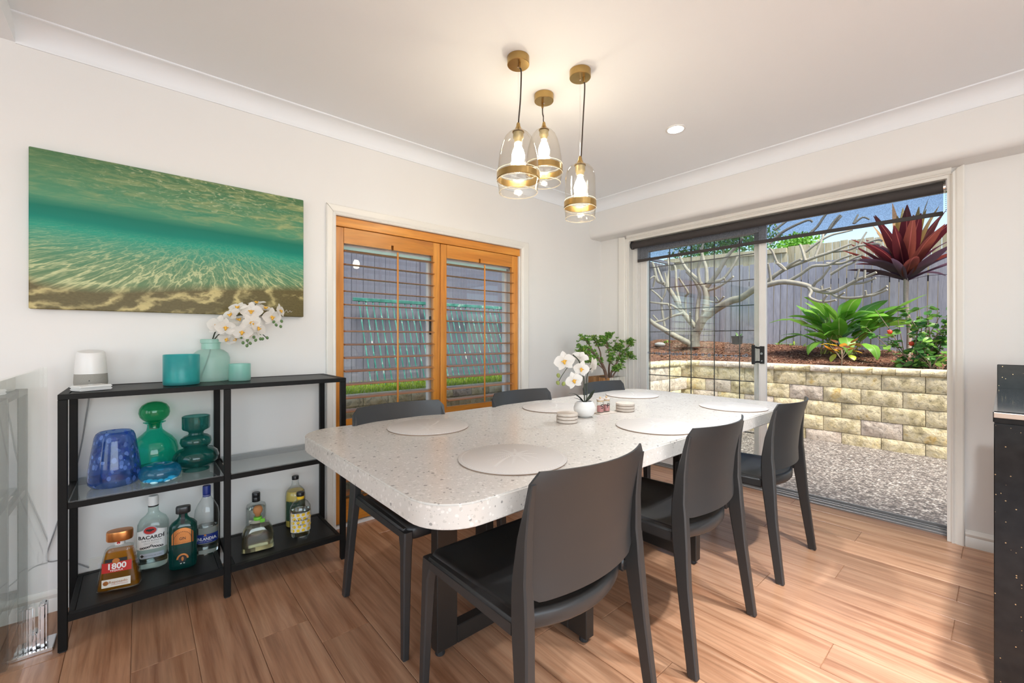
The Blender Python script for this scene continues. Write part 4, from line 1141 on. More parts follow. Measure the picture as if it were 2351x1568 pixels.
for k in range(7):
    a = -1.2 + k * .4
    MB().sphere((.050 * math.cos(a), .050 * math.sin(a), .012 + .004 * (k % 2)), .010 + .003 * (k % 3), 8, 6, .6).build('swirl_chip', M['pale_swirl'], ab, smooth=70)

# ------------------------------------------------------------------ bottles on the lowest shelf; local front is +X
M['clear'] = glassy('clear_bottle_glass', (.96, .97, .965), (.50, .56, .55))
M['clear_green'] = glassy('pale_green_bottle_glass', (.88, .94, .92), (.40, .54, .50))
M['teal_bottle'] = glassy('teal_bottle_glass', (.06, .40, .34), (.0, .12, .10), body=((.01, .14, .12), .35))
def refr(name, col, ior=1.36):
    m, nt, out = newmat(name)
    g_ = nd(nt, 'ShaderNodeBsdfGlass', {'Color': col, 'Roughness': 0.02, 'IOR': ior})
    nt.links.new(g_.outputs[0], out.inputs[0]); return m
M['spirit'] = refr('clear_spirit', (.96, .98, .97))
M['gold_spirit'] = refr('pale_gold_spirit', (.97, .95, .82), 1.45)
M['reposado'] = glassy('amber_tequila', (.92, .58, .09), (.55, .22, .01), ior=1.2, body=((.62, .30, .012), .25))
M['lemon'] = simple('cloudy_lemon_liquid', (0.62, 0.47, 0.10), .3, var=.12, vscale=20)
M['lab_white'] = simple('paper_label', (0.80, 0.80, 0.78), .5, var=.03)
M['lab_red'] = simple('red_label', (0.50, 0.022, 0.018), .45, var=.08)
M['lab_cream'] = simple('cream_label', (0.76, 0.71, 0.62), .5, var=.04)
M['lab_blue'] = simple('blue_label', (0.010, 0.030, 0.22), .4, var=.08)
M['lab_green'] = simple('dark_green_label', (0.030, 0.072, 0.042), .5, var=.08)
M['lab_yellow'] = simple('yellow_spots', (0.85, 0.55, 0.02), .5, var=.06)
M['copper'] = simple('copper_foil', (0.62, 0.25, 0.08), .28, metal=.85, var=.15, vscale=40)
M['cork'] = simple('cork_ball', (0.50, 0.22, 0.08), .8, var=.3, vscale=60, bump=.5, bscale=120)
M['ribbon'] = simple('green_ribbon', (0.16, 0.55, 0.04), .5, var=.15)
M['silver_lab'] = simple('grey_blue_label', (0.42, 0.48, 0.55), .4, var=.05)

class Bottle:
    def __init__(self, name, label, x, y, prof, glass, rot=0.0, seg=44, inner=None, liquid=None, wall=.004):
        """prof: (a, b, n, z) — front half-depth a, half-width b, super-ellipse exponent n"""
        self.p = prof
        self.t = thing(name, label, 'bottle', (x, y, ZB), rot, 'spirit bottles on the lowest shelf')
        MB().slathe(prof, seg).build('glass_body', glass, self.t, smooth=40)
        if liquid:
            mat, z1 = liquid
            zs = [prof[0][3] + .006] + [r[3] for r in prof if prof[0][3] + .008 < r[3] < z1] + [z1]
            rg = []
            for z in zs:
                a, b, n = self.sec(z); rg.append((max(.002, a - wall), max(.002, b - wall), n, z))
            MB().slathe(rg, seg).build('liquid', mat, self.t, smooth=40)
    def sec(self, z):
        P = self.p
        for q, r in zip(P, P[1:]):
            if z <= r[3]:
                f = 0 if r[3] == q[3] else (z - q[3]) / (r[3] - q[3])
                f = max(0, f)
                return tuple(q[i] + (r[i] - q[i]) * f for i in range(3))
        return P[-1][:3]
    def pt(self, s, z, off):
        a, b, n = self.sec(z)
        q = min(.999, abs(s / b)); return (a * (1 - q ** n) ** (1 / n) + off, s, z)
    def patch(self, name, mat, s0, s1, z0, z1, off=.0006, top=None, nu=14, nv=6, parent=None):
        def fn(i, j):
            s = s0 + (s1 - s0) * i
            za, zb = z0, (z1 if top is None else top(i))
            return self.pt(s, za + (zb - za) * j, off)
        return MB().grid(nu, nv, fn).build(name, mat, parent or self.t, smooth=60, fix=False)
    def disc(self, name, mat, s, z, rx, rz, off, n=18, inner=0.0):
        if inner:
            mb = MB(); A = [self.pt(s + rx * math.cos(2 * PI * k / n), z + rz * math.sin(2 * PI * k / n), off) for k in range(n)]
            B = [self.pt(s + rx * inner * math.cos(2 * PI * k / n), z + rz * inner * math.sin(2 * PI * k / n), off) for k in range(n)]
            mb.loft([A, B], cap=False)
        else:
            mb = MB().add([self.pt(s + rx * math.cos(2 * PI * k / n), z + rz * math.sin(2 * PI * k / n), off) for k in range(n)], [tuple(range(n))])
        return mb.build(name, mat, self.t, fix=False)
    def text(self, s, mat, x, z, size, bold=0.0, sx=1.0, off=.0011, slope=0.0, sp=1.0):
        vs, fs = text_geo(s, size, bold, sx, sp)
        MB().add([self.pt(x + a, z + b + slope * a, off) for a, b in vs], fs).build('lettering', mat, self.t, fix=False)
    def marks(self, mat, pts, w, h, off=.0014):
        """tiny lettering too small to read"""
        mb = MB()
        for s, z in pts:
            mb.add([self.pt(s - w / 2, z - h / 2, off), self.pt(s + w / 2, z - h / 2, off), self.pt(s + w / 2, z + h / 2, off), self.pt(s - w / 2, z + h / 2, off)], [(0, 1, 2, 3)])
        mb.build('small_print', mat, self.t, fix=False)
    def cap(self, name, mat, prof, seg=28):
        return MB().lathe(prof, seg).build(name, mat, self.t, smooth=40)
    def line(self, mat, s0, s1, z, h, off=.0011):
        return self.patch('rule', mat, s0, s1, z - h / 2, z + h / 2, off, nu=8, nv=2)

# 1800: trapezoid flask, copper oval stopper, red band
b = Bottle('tequila_bottle', 'amber tequila flask with copper stopper and red 1800 label', -2.350, -.060,
           [(.030, .060, 5, 0), (.034, .0665, 6, .004), (.034, .0675, 6, .012), (.0315, .060, 6, .060), (.0285, .052, 6, .110), (.0260, .0450, 6, .146), (.0245, .0415, 5, .160), (.0190, .030, 4, .166), (.0150, .019, 2.4, .168), (.0150, .0165, 2, .171), (.0150, .0160, 2, .196)],
           M['clear'], rot=math.radians(-14), liquid=(M['reposado'], .150))
b.patch('neck_label', M['lab_white'], -.0150, .0150, .173, .190, .0006)
b.disc('neck_mark', M['lab_red'], 0, .1815, .0055, .0055, .0011, 12)
b.patch('front_label', M['lab_red'], -.0475, .0440, .074, .112, .0008)
b.patch('label_flag', M['rubber'], -.038, .030, .1125, .126, .0008)
b.disc('seal', M['copper'], -.004, .117, .0115, .0095, .0014)
b.text('1800', M['ink_white'], -.002, .096, .031, .0009, sx=.98)
b.text('TEQUILA', M['ink_white'], -.002, .0805, .0085, .0003, sp=1.2)
b.patch('lower_label', M['lab_cream'], -.0465, .0420, .018, .049, .0008)
b.disc('seal', M['copper'], -.034, .035, .0085, .0085, .0013)
b.text('Reposado', M['copper'], .004, .036, .0145, .0001)
b.line(M['lab_red'], -.018, .034, .0265, .0012); b.marks(M['ink'], [(.016 + .004 * k, .0225) for k in range(5)], .0014, .0012)
MB().slathe([(.027, .0400, 2.3, .190), (.0285, .0415, 2.3, .194), (.0285, .0415, 2.3, .222), (.0270, .0400, 2.3, .227), (.001, .001, 2, .228)], 40).build('stopper', M['copper'], b.t, smooth=40)
# Bacardi
b = Bottle('rum_bottle', 'clear white rum bottle with white Bacardi label and bat emblem', -2.470, .046,
           [(.036, .046, 2.6, 0), (.042, .0535, 2.8, .006), (.0425, .0545, 2.8, .020), (.0425, .0545, 2.8, .170), (.041, .0530, 2.6, .192), (.034, .044, 2.4, .212), (.022, .026, 2.1, .228), (.0175, .0185, 2, .240), (.0170, .0175, 2, .268)],
           M['clear_green'], rot=math.radians(-10), liquid=(M['spirit'], .128))
b.patch('front_label', M['lab_white'], -.0505, .0505, .090, .178, .0008, top=lambda i: .166 + .012 * math.sin(PI * i))
b.disc('emblem_ring', M['silver_lab'], -.004, .171, .0250, .0185, .0013)
b.disc('emblem', M['lab_red'], -.004, .171, .0215, .0155, .0018)
bat = [(0, .0075), (.003, .0045), (.0065, .0070), (.0150, .0040), (.0125, -.0015), (.0085, -.0005), (.0050, -.0050), (.0025, -.0020), (0, -.0075)]
bat = bat + [(-x, z) for x, z in bat[-2:0:-1]]
MB().add([b.pt(-.004 + x, .171 + z, .0024) for x, z in bat], [tuple(range(len(bat)))]).build('bat_emblem', M['ink'], b.t, fix=False)
b.text('BACARDÍ', M['ink'], -.001, .1405, .0200, .0006, sx=1.02, sp=1.05)
b.text('CARTA BLANCA', M['ink'], 0, .1265, .0072, .0001, sp=1.35)
b.line(M['ink'], -.026, .026, .1185, .0006); b.text('SUPERIOR WHITE RUM', M['ink'], 0, .1135, .0040, sp=1.3)
for k in range(-4, 5): b.disc('medal', M['ink'], k * .0088, .1015 - .0012 * abs(k) + (.003 if k == 0 else 0), .0050, .0046, .0013, 10, .4)
b.patch('lower_label', M['silver_lab'], -.040, .042, .052, .073, .0008)
b.text('SANTIAGO DE CUBA', M['ink'], .004, .062, .0054, sp=1.25)
dm = [(-.032, .070), (-.025, .063), (-.032, .056), (-.039, .063)]
MB().add([b.pt(s, z, .0013) for s, z in dm], [(0, 1, 2, 3)]).build('diamond_mark', M['ink'], b.t, fix=False)
b.cap('capsule', M['lab_white'], [(.0182, .262), (.0182, .302), (.0176, .306), (.0160, .308), (.001, .308)])
b.cap('neck_band', M['ink'], [(.0184, .2622), (.0184, .2680)])
# gin: teal ribbed flask with black cap
b = Bottle('gin_bottle', 'teal ribbed gin flask with copper label and black stopper', -2.372, .145,
           [(.024, .042, 3, 0), (.029, .0475, 3.2, .006), (.0300, .0495, 3.2, .020), (.0300, .0500, 3.2, .170), (.0290, .0490, 3, .186), (.0240, .0380, 2.6, .200), (.0160, .0220, 2.2, .212), (.0140, .0160, 2, .222), (.0140, .0150, 2, .238)],
           M['teal_bottle'], rot=math.radians(-8))
for k in range(-6, 7):
    if abs(k) < 4: continue
    s = k * .0078
    q = [b.pt(s * (.95 if z < .01 or z > .18 else 1), z, .0004) for z in (.006, .02, .06, .10, .14, .172, .186)]
    MB().tube(q, .0016, 5).build('flute', M['teal_bottle'], b.t, smooth=60)
b.patch('front_label', M['copper'], -.0400, .0400, .112, .180, .0009, top=lambda i: .150 + .030 * math.sin(PI * i) ** .6)
b.text('GIN', M['ink'], .0, .134, .0165, .0002, sx=.8); b.marks(M['ink'], [(.031 * math.cos(a), .128 + .036 * math.sin(a)) for a in [PI * (.08 + .84 * k / 14) for k in range(15)] ], .0022, .0034); b.marks(M['ink'], [(-.022 + .0055 * k, .1175) for k in range(9)], .0018, .0018)
MB().loft([[b.pt(.0215 * math.cos(a), .046 + .0235 * math.sin(a), .0011) for a in [PI * k / 14 for k in range(15)]], [b.pt(.0150 * math.cos(a), .046 + .0165 * math.sin(a), .0011) for a in [PI * k / 14 for k in range(15)]]], cap=False).build('arch_emblem', M['copper'], b.t, fix=False)
b.disc('emblem', M['rubber'], 0, .046, .0145, .0160, .0013); b.disc('figure', M['copper'], 0, .047, .0045, .0095, .0018, 10)
b.marks(M['lab_white'], [(-.007, .0275), (-.004, .0278), (.004, .0278), (.007, .0275)], .0022, .0030)
b.patch('neck_tag', M['ink'], -.007, .007, .196, .235, .0012)
MB().slathe([(.017, .024, 2.6, .236), (.0185, .0265, 3, .239), (.0185, .0265, 3, .262), (.017, .025, 3, .265), (.001, .001, 2, .2655)], 32).build('stopper', M['black_plastic'], b.t, smooth=30)
# Finlandia
b = Bottle('vodka_bottle', 'clear vodka bottle with blue Finlandia label and navy cap', -2.460, .238,
           [(.034, .042, 2.2, 0), (.0385, .0470, 2.2, .006), (.0400, .0480, 2.2, .030), (.0395, .0475, 2.2, .120), (.0400, .0485, 2.2, .175), (.0370, .0450, 2.2, .205), (.0280, .0330, 2.1, .232), (.0180, .0200, 2, .254), (.0150, .0155, 2, .266), (.0145, .0145, 2, .290)],
           M['clear'], rot=math.radians(-14), liquid=(M['spirit'], .125))
b.patch('front_label', M['lab_blue'], -.0455, .0455, .058, .098, .0009)
b.text('FINLANDIA', M['ink_white'], 0, .0765, .0195, .0004, sx=.82); b.text('VODKA OF FINLAND', M['ink_white'], 0, .0645, .0048, sp=1.2)
b.disc('sun_emblem', M['copper'], 0, .0955, .0045, .0045, .0014, 10); b.text('~~', M['ink_white'], 0, .0905, .012)
b.cap('cap', M['lab_blue'], [(.0160, .276), (.0160, .309), (.0150, .312), (.001, .312)])
b.cap('neck_band', M['lab_blue'], [(.0158, .262), (.0158, .274), (.0150, .2745)])
b.text('FINLANDIA', M['ink_white'], 0, .268, .0052, off=.002)
# square squat bottle with cork ball
b = Bottle('squat_tequila_bottle', 'squat square clear bottle with cork ball stopper and green ribbon', -2.335, .425,
           [(.034, .062, 5, 0), (.040, .0675, 5, .006), (.041, .0680, 5, .018), (.0395, .0660, 4.5, .070), (.036, .060, 4, .100), (.029, .047, 3.4, .122), (.020, .027, 2.6, .136), (.0145, .0160, 2, .142), (.0140, .0145, 2, .158), (.020, .0205, 2, .162), (.0205, .021, 2, .166)],
           M['clear'], rot=math.radians(-6), liquid=(M['gold_spirit'], .112))
b.cap('ribbon', M['ribbon'], [(.0165, .140), (.0185, .144), (.0185, .152), (.0160, .155)])
MB().box(.012, .018, .008, .028, .128, .146).build('ribbon_tail', M['ribbon'], b.t, bevel=.002)
b.cap('stopper', M['cork'], [(.0085, .156), (.0120, .162), (.0125, .168), (.0185, .176), (.0205, .187), (.0185, .198), (.0120, .205), (.001, .207)])
# clear bottle with black screw cap behind it
b = Bottle('clear_spirit_bottle', 'clear bottle with black screw cap behind the cork ball bottle', -2.515, .450,
           [(.038, .040, 2, 0), (.0430, .0440, 2, .005), (.0435, .0445, 2, .020), (.0435, .0445, 2, .145), (.040, .041, 2, .156), (.020, .020, 2, .168), (.0165, .0165, 2, .172), (.0165, .0165, 2, .180)],
           M['clear'], liquid=(M['spirit'], .138))
b.patch('front_label', M['lab_cream'], -.036, .036, .02, .090, .0008); b.patch('label_block', M['ink'], -.034, -.012, .050, .072, .0013)
b.cap('cap', M['black_plastic'], [(.0180, .170), (.0185, .172), (.0185, .192), (.0175, .1935), (.0185, .195), (.0185, .212), (.0165, .215), (.001, .215)])
# tall lemon bottle with green label
b = Bottle('lemon_liqueur_bottle', 'tall bottle of cloudy lemon liqueur with dark green label', -2.505, .632,
           [(.042, .042, 2, 0), (.0480, .0480, 2, .006), (.0490, .0490, 2, .020), (.0490, .0490, 2, .165), (.0450, .0450, 2, .185), (.032, .032, 2, .202), (.0200, .0200, 2, .214), (.0165, .0165, 2, .228), (.0155, .0155, 2, .255)],
           M['clear'], rot=math.radians(-8), liquid=(M['lemon'], .188))
b.patch('front_label', M['lab_green'], -.0455, .0455, .040, .142, .0008)
b.line(M['copper'], -.045, .045, .1385, .0016); b.line(M['copper'], -.045, .045, .0435, .0016)
b.marks(M['lab_cream'], [(-.020 + .0045 * k, .125) for k in range(4)] + [(.004, .125), (.009, .125)], .0016, .0022)
b.cap('cap', M['black_plastic'], [(.0165, .246), (.0170, .248), (.0170, .262), (.0150, .265), (.001, .265)])
# Four Pillars
b = Bottle('small_gin_bottle', 'clear gin bottle with yellow dotted Four Pillars label', -2.362, .620,
           [(.038, .042, 2.2, 0), (.0430, .0470, 2.3, .007), (.0450, .0490, 2.3, .030), (.0450, .0490, 2.3, .125), (.0420, .0460, 2.2, .148), (.0320, .0340, 2.1, .168), (.0200, .0205, 2, .180), (.0170, .0170, 2, .186), (.0165, .0165, 2, .206)],
           M['clear'], rot=math.radians(-12), liquid=(M['spirit'], .130))
b.patch('front_label', M['lab_cream'], -.0455, .0455, .030, .126, .0009)
for r_ in range(5):
    for c_ in range(4):
        s = -.036 + c_ * .0235 + (.006 if r_ % 2 else 0); z = .040 + r_ * .0190
        if abs(s) < .041: b.disc('yellow_spot', M['lab_yellow'], s, z, .0078, .0078, .0013, 14)
b.line(M['ink'], -.045, .045, .1235, .0015); b.line(M['ink'], -.045, .045, .0325, .0015)
for k in range(4): b.disc('dot', M['ink'], -.0135 + .009 * k, .1015, .0018, .0018, .0019, 8)
b.text('FOUR PILLARS', M['ink'], 0, .0900, .0130, .0003, sx=.78, off=.0019); b.text('Yuzu', M['ink'], 0, .0690, .0170, .0001, off=.0019); b.text('GIN', M['ink'], 0, .0800, .0045, off=.0019, sp=1.4)
b.cap('neck_label', M['lab_yellow'], [(.0174, .186), (.0174, .200)])
b.cap('cap', M['black_plastic'], [(.0185, .200), (.0190, .202), (.0190, .216), (.0170, .219), (.001, .219)])
# ------------------------------------------------------------------ power point, cable, glass balustrade
gp = thing('power_point', 'cream double power point low on the wall behind the bottles', 'power outlet', (WX, -.080, .135))
MB().box(0, .009, -.085, .085, -.035, .045).build('cover_plate', M['trim'], gp, bevel=.003, seg=2)
for s in (-1, 1): MB().box(.0092, .011, s * .045 - .012, s * .045 + .012, -.004, .018).build('switch', M['white_plastic'], gp)
M['cable'] = simple('grey_cable', (0.30, 0.30, 0.30), .5)
cpts = [at(205, 905, x=WX + .012), at(197, 960, x=WX + .006), at(187, 1020, x=WX + .006), at(172, 1085, x=WX + .006), at(150, 1150, x=WX + .006), at(125, 1220, x=WX + .006), at(107, 1286, x=WX + .006)]
cpts = [Vector((WX + .02, cpts[0].y, .985))] + cpts + [Vector((WX + .006, -.235, .20)), Vector((WX + .012, -.165, .145))]
cab = MB().tube(spline(cpts, 5), .0024, 6).build('speaker_cable', M['cable'], None, smooth=60)
tag(cab, 'thin grey cable hanging down the wall behind the shelf unit', 'cable')
gb = thing('glass_balustrade', 'frameless clear glass balustrade panel beside the shelf unit', 'balustrade', (-2.32, -.287, 0))
def gpart(name, mb, mat, parent=None, **kw):
    mb.v = [(x + 2.32, y + .287, z) for x, y, z in mb.v]; return mb.build(name, mat, parent or gb, **kw)
gpart('glass_panel', MB().box(-2.545, -1.12, -.293, -.281, .075, 1.018), M['pane_wall'], bevel=.0015)
for xs in (-2.318, -1.35):
    gpart('base_plate', MB().box(xs - .05, xs + .05, -.337, -.237, 0, .012), M['chrome'], bevel=.002)
    spg = gpart('spigot', MB().box(xs - .025, xs + .025, -.318, -.297, .012, .165).box(xs - .025, xs + .025, -.277, -.256, .012, .165).box(xs - .025, xs + .025, -.297, -.277, .012, .070), M['chrome'], bevel=.006, seg=3, smooth=40)

# ------------------------------------------------------------------ black stone kitchen bench
def granite():
    m, nt, out = newmat('black_galaxy_stone')
    co = coords(nt)
    v = nd(nt, 'ShaderNodeTexVoronoi', {'Vector': co, 'Scale': 95.0})
    r = nd(nt, 'ShaderNodeSeparateColor', {0: v.outputs['Color']}).outputs[0]
    sp = math_(nt, 'MULTIPLY', math_(nt, 'LESS_THAN', v.outputs['Distance'], .16), math_(nt, 'GREATER_THAN', r, .80))
    n = nd(nt, 'ShaderNodeTexNoise', {'Vector': co, 'Scale': 30.0, 'Detail': 4.0}).outputs[0]
    base = mixc(nt, n, (.006, .007, .008), (.020, .021, .022))
    col = mixc(nt, sp, base, (.55, .42, .24))
    principled(nt, out, base=col, rough=.10, spec=.28, metal=math_(nt, 'MULTIPLY', sp, .6)); return m
M['granite'] = granite()
kb = thing('kitchen_bench', 'black speckled stone kitchen bench with waterfall end beside the door wall', 'kitchen bench', (.8, 2.7, 0))
def kpart(name, mb, mat, **kw):
    mb.v = [(x - .8, y - 2.7, z) for x, y, z in mb.v]; return mb.build(name, mat, kb, **kw)
kpart('bench_top', MB().box(-.028, 1.9, 2.056, 3.040, .862, .900), M['granite'], bevel=.003, seg=2)
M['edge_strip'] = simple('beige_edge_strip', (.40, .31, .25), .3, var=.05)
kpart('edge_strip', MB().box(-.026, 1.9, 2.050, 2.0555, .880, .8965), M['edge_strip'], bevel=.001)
kpart('waterfall_end', MB().box(-.026, 1.9, 2.056, 2.085, 0, .8618), M['granite'], bevel=.002)
kpart('side_panel', MB().box(-.026, -.006, 2.0855, 3.0395, 0, .8618), M['granite'], bevel=.001)
kpart('upstand', MB().box(-.028, 1.9, 3.0405, 3.075, .60, 1.010), M['granite'], bevel=.002)

# ------------------------------------------------------------------ pendant lights
def seeded_glass():
    m, nt, out = newmat('seeded_pendant_glass')
    co = coords(nt)
    n = nd(nt, 'ShaderNodeTexNoise', {'Vector': co, 'Scale': 70.0, 'Detail': 2.0}).outputs[0]
    bmp = nd(nt, 'ShaderNodeBump', {'Height': n, 'Strength': .35, 'Distance': .002}).outputs[0]
    lw = math_(nt, 'POWER', nd(nt, 'ShaderNodeLayerWeight', {'Blend': .3}).outputs['Facing'], 2.0)
    tr = nd(nt, 'ShaderNodeBsdfTransparent', {'Color': mixc(nt, lw, (.985, .97, .94), (.80, .75, .66))}).outputs[0]
    gl = nd(nt, 'ShaderNodeBsdfGlossy', {'Roughness': .04, 'Normal': bmp}).outputs[0]
    fr = schlick(nt, 1.45, bmp)
    ms = nd(nt, 'ShaderNodeMixShader', {0: fr, 1: tr, 2: gl}).outputs[0]
    nt.links.new(ms, out.inputs[0]); return m
M['pendant_glass'] = seeded_glass()
M['rib_highlight'] = glassy('highlit_glass_rim', (.95, .93, .88), (.80, .76, .68), body=((.85, .82, .74), .45))  # whitish body paints in the bright-lit look of the glass edges
M['cord'] = simple('brown_fabric_cord', (0.045, 0.030, 0.022), .8, var=.2)
M['patina'] = simple('mottled_socket', (0.34, 0.28, 0.16), .5, metal=.6, var=.5, vscale=60)
def pendant(x, y, ztop, zbot, kind, cord, label, ang):
    """ztop: top of the glass, zbot: lower rim"""
    t = thing('pendant_light', label, 'pendant light', (x, y, CZ), ang, 'cluster of glass and brass pendant lights')
    def Z(z): return z - CZ
    cn = MB().lathe([(.050, -.001), (.050, -.033), (.0485, -.035), (.001, -.036)], 44).build('canopy', M['brass'], t, smooth=35)
    MB().lathe([(.004, -.036), (.004, -.044), (.002, -.046)], 10).build('wire_grip', M['chrome'], cn)
    MB().lathe([(.0055, -.036), (.0055, -.058), (.004, -.060)], 10, (.018, 0, 0)).build('cord_grip', M['brass'], cn)
    MB().tube([(0, 0, -.045), (0, 0, Z(ztop) + .045)], .0007, 4).build('suspension_wire', M['chrome'], t)
    q = spline([(.018, 0, -.058), (.018 + cord[0], cord[1], -.085), (.008 + cord[0], cord[1], -.6 * (CZ - ztop)), (.006, 0, Z(ztop) + .055), (.003, 0, Z(ztop) + .034)], 6)
    MB().tube(q, .0032, 7).build('cord', M['cord'], t, smooth=60)
    MB().lathe([(.005, Z(ztop) + .040), (.008, Z(ztop) + .034), (.010, Z(ztop) + .022), (.018, Z(ztop) + .006), (.027, Z(ztop) - .001), (.027, Z(ztop) - .004)], 28).build('cap', M['brass'], t, smooth=40)
    H = ztop - zbot
    if kind == 'bell': pr = [(0, .026), (.01, .034), (.04, .046), (.10, .060), (.20, .072), (.35, .083), (.52, .090), (.64, .0935), (.66, .0955), (.68, .0935), (.80, .0940), (.815, .0965), (.83, .0935), (1.0, .086)]
    else: pr = [(0, .024), (.01, .034), (.04, .048), (.09, .059), (.16, .067), (.25, .0705), (.5, .0720), (.66, .0725), (.675, .0745), (.69, .0725), (.80, .0725), (.815, .0750), (.83, .0720), (1.0, .0690)]
    ztg = Z(ztop)
    outer = [(r, ztg - H * f) for f, r in pr]
    sh = MB().lathe(outer + [(outer[-1][0] - .003, outer[-1][1])], 56, cap=False).build('glass_shade', M['pendant_glass'], t, smooth=60)
    rb = max(r for f, r in pr)
    for f_, k_ in ((.66, .0013), (.815, .0015), (1.0, .0020)):
        rr = lerp_tab(pr, f_); zz = ztg - H * f_
        MB().lathe([(rr + k_ * math.cos(2 * PI * j / 8), zz + k_ * math.sin(2 * PI * j / 8)) for j in range(8)], 56, closed=True).build('glass_rib', M['rib_highlight'], t, smooth=60)
    b0, b1 = ztg - H * .685, ztg - H * .795
    MB().lathe([(rb - .0015, b0), (rb + .0008, b0 - .002), (rb + .0008, b1 + .002), (rb - .0015, b1), (rb - .0030, b1), (rb - .0030, b0)], 56, closed=True).build('brass_band', M['brass'], t, smooth=40)
    MB().lathe([(.015, ztg - .002), (.0235, ztg - .006), (.0235, ztg - .030), (.019, ztg - .036), (.015, ztg - .050), (.001, ztg - .050)], 24).build('socket', M['patina'], t, smooth=40)
    zb = ztg - .052
    MB().lathe([(.012, zb), (.014, zb - .012), (.024, zb - .034), (.030, zb - .056), (.0285, zb - .074), (.020, zb - .090), (.008, zb - .097), (.001, zb - .098)], 28).build('bulb', M['bulb'], t, smooth=60)
    return t
pendant(-1.444, 1.291, 2.066, 1.790, 'bell', (.012, .002), 'bell shaped glass pendant hanging lowest on the left of the cluster', math.radians(-20))
pendant(-1.578, 1.590, 2.219, 1.940, 'bell', (.006, -.004), 'bell shaped glass pendant on the short cord at the back of the cluster', math.radians(160))
pendant(-1.324, 1.577, 1.955, 1.700, 'dome', (.004, .002), 'straight sided domed glass pendant on the longest cord at the right', math.radians(20))

# ------------------------------------------------------------------ recessed downlights
spots = [(-1.311, 2.448, 'round recessed ceiling downlight beside the pendant cluster', 110), (.20, 2.05, 'unseen recessed downlight added above the kitchen bench', 270), (.10, 1.50, 'unseen recessed downlight added over the open floor behind the middle chair', 160),  # only the first is in view; the others are added to brighten floor and room
         (.35, .80, 'unseen recessed downlight added over the open floor beside the foreground chair', 130), (1.6, 1.9, 'unseen recessed downlight added deep in the kitchen', 60), (.9, -.4, 'unseen recessed downlight added just behind the camera', 60),
         (1.9, -1.3, 'unseen recessed downlight added in the far corner behind the camera', 60), (.3, -1.9, 'unseen recessed downlight added near the unseen back windows', 60)]
dl_ring = MB().lathe([(.044, -.0005), (.058, -.0005), (.058, -.004), (.055, -.006), (.046, -.006), (.0447, -.004)], 32, closed=True).mesh('trim_ring', smooth=40); dl_ring.materials.append(M['white_plastic'])
dl_lens = MB().lathe([(.0445, -.0005), (.0445, -.0035), (.001, -.0035)], 28).mesh('lens', smooth=40); dl_lens.materials.append(M['downlight'])
for x, y, lab, watts in spots:
    t = thing('downlight', lab, 'downlight', (x, y, CZ), 0, 'recessed ceiling downlights')
    link('trim_ring', dl_ring, None, t); link('lens', dl_lens, None, t)
    ld = bpy.data.lights.new('downlight_beam', 'SPOT')
    ld.energy = watts; ld.spot_size = math.radians(88); ld.spot_blend = .8; ld.shadow_soft_size = .045; ld.color = (.92, .965, 1.0)
    lo_ = bpy.data.objects.new('downlight_beam', ld); COL.objects.link(lo_); lo_.parent = t; lo_.location = (0, 0, -.012)
# ------------------------------------------------------------------ garden behind the glass door
GZ = -.095                         # patio level
def aggregate():
    m, nt, out = newmat('exposed_aggregate')
    co = coords(nt, kind='Object')
    v = nd(nt, 'ShaderNodeTexVoronoi', {'Vector': co, 'Scale': 62.0})
    r = nd(nt, 'ShaderNodeSeparateColor', {0: v.outputs['Color']}).outputs[0]
    col = ramp(nt, r, [(0, (.045, .038, .036)), (.3, (.11, .092, .085)), (.55, (.21, .175, .155)), (.8, (.34, .30, .265)), (1, (.60, .56, .51))])
    big = nd(nt, 'ShaderNodeTexNoise', {'Vector': co, 'Scale': 1.3, 'Detail': 3.0}).outputs[0]
    col = mixc(nt, math_(nt, 'MULTIPLY', big, .3), col, (.16, .14, .13))
    col = mixc(nt, ramp(nt, v.outputs['Distance'], [(.45, 0.0), (.75, .6)]), col, (.10, .09, .08))
    h = ramp(nt, v.outputs['Distance'], [(0, 1.0), (.6, 0.0)])
    principled(nt, out, base=col, rough=.6, normal=nd(nt, 'ShaderNodeBump', {'Height': h, 'Strength': .6, 'Distance': .006}).outputs[0]); return m
M['aggregate'] = aggregate()
struct(MB().box(-3.2, 5.0, 3.62, 6.22, GZ - .2, GZ).box(-3.2, -2.76, .2, 3.62, GZ - .2, GZ).build('patio', M['aggregate']))
struct(MB().box(DX0, DX1, 3.5, 3.63, -.12, -.012).build('door_sill', M['aggregate']))

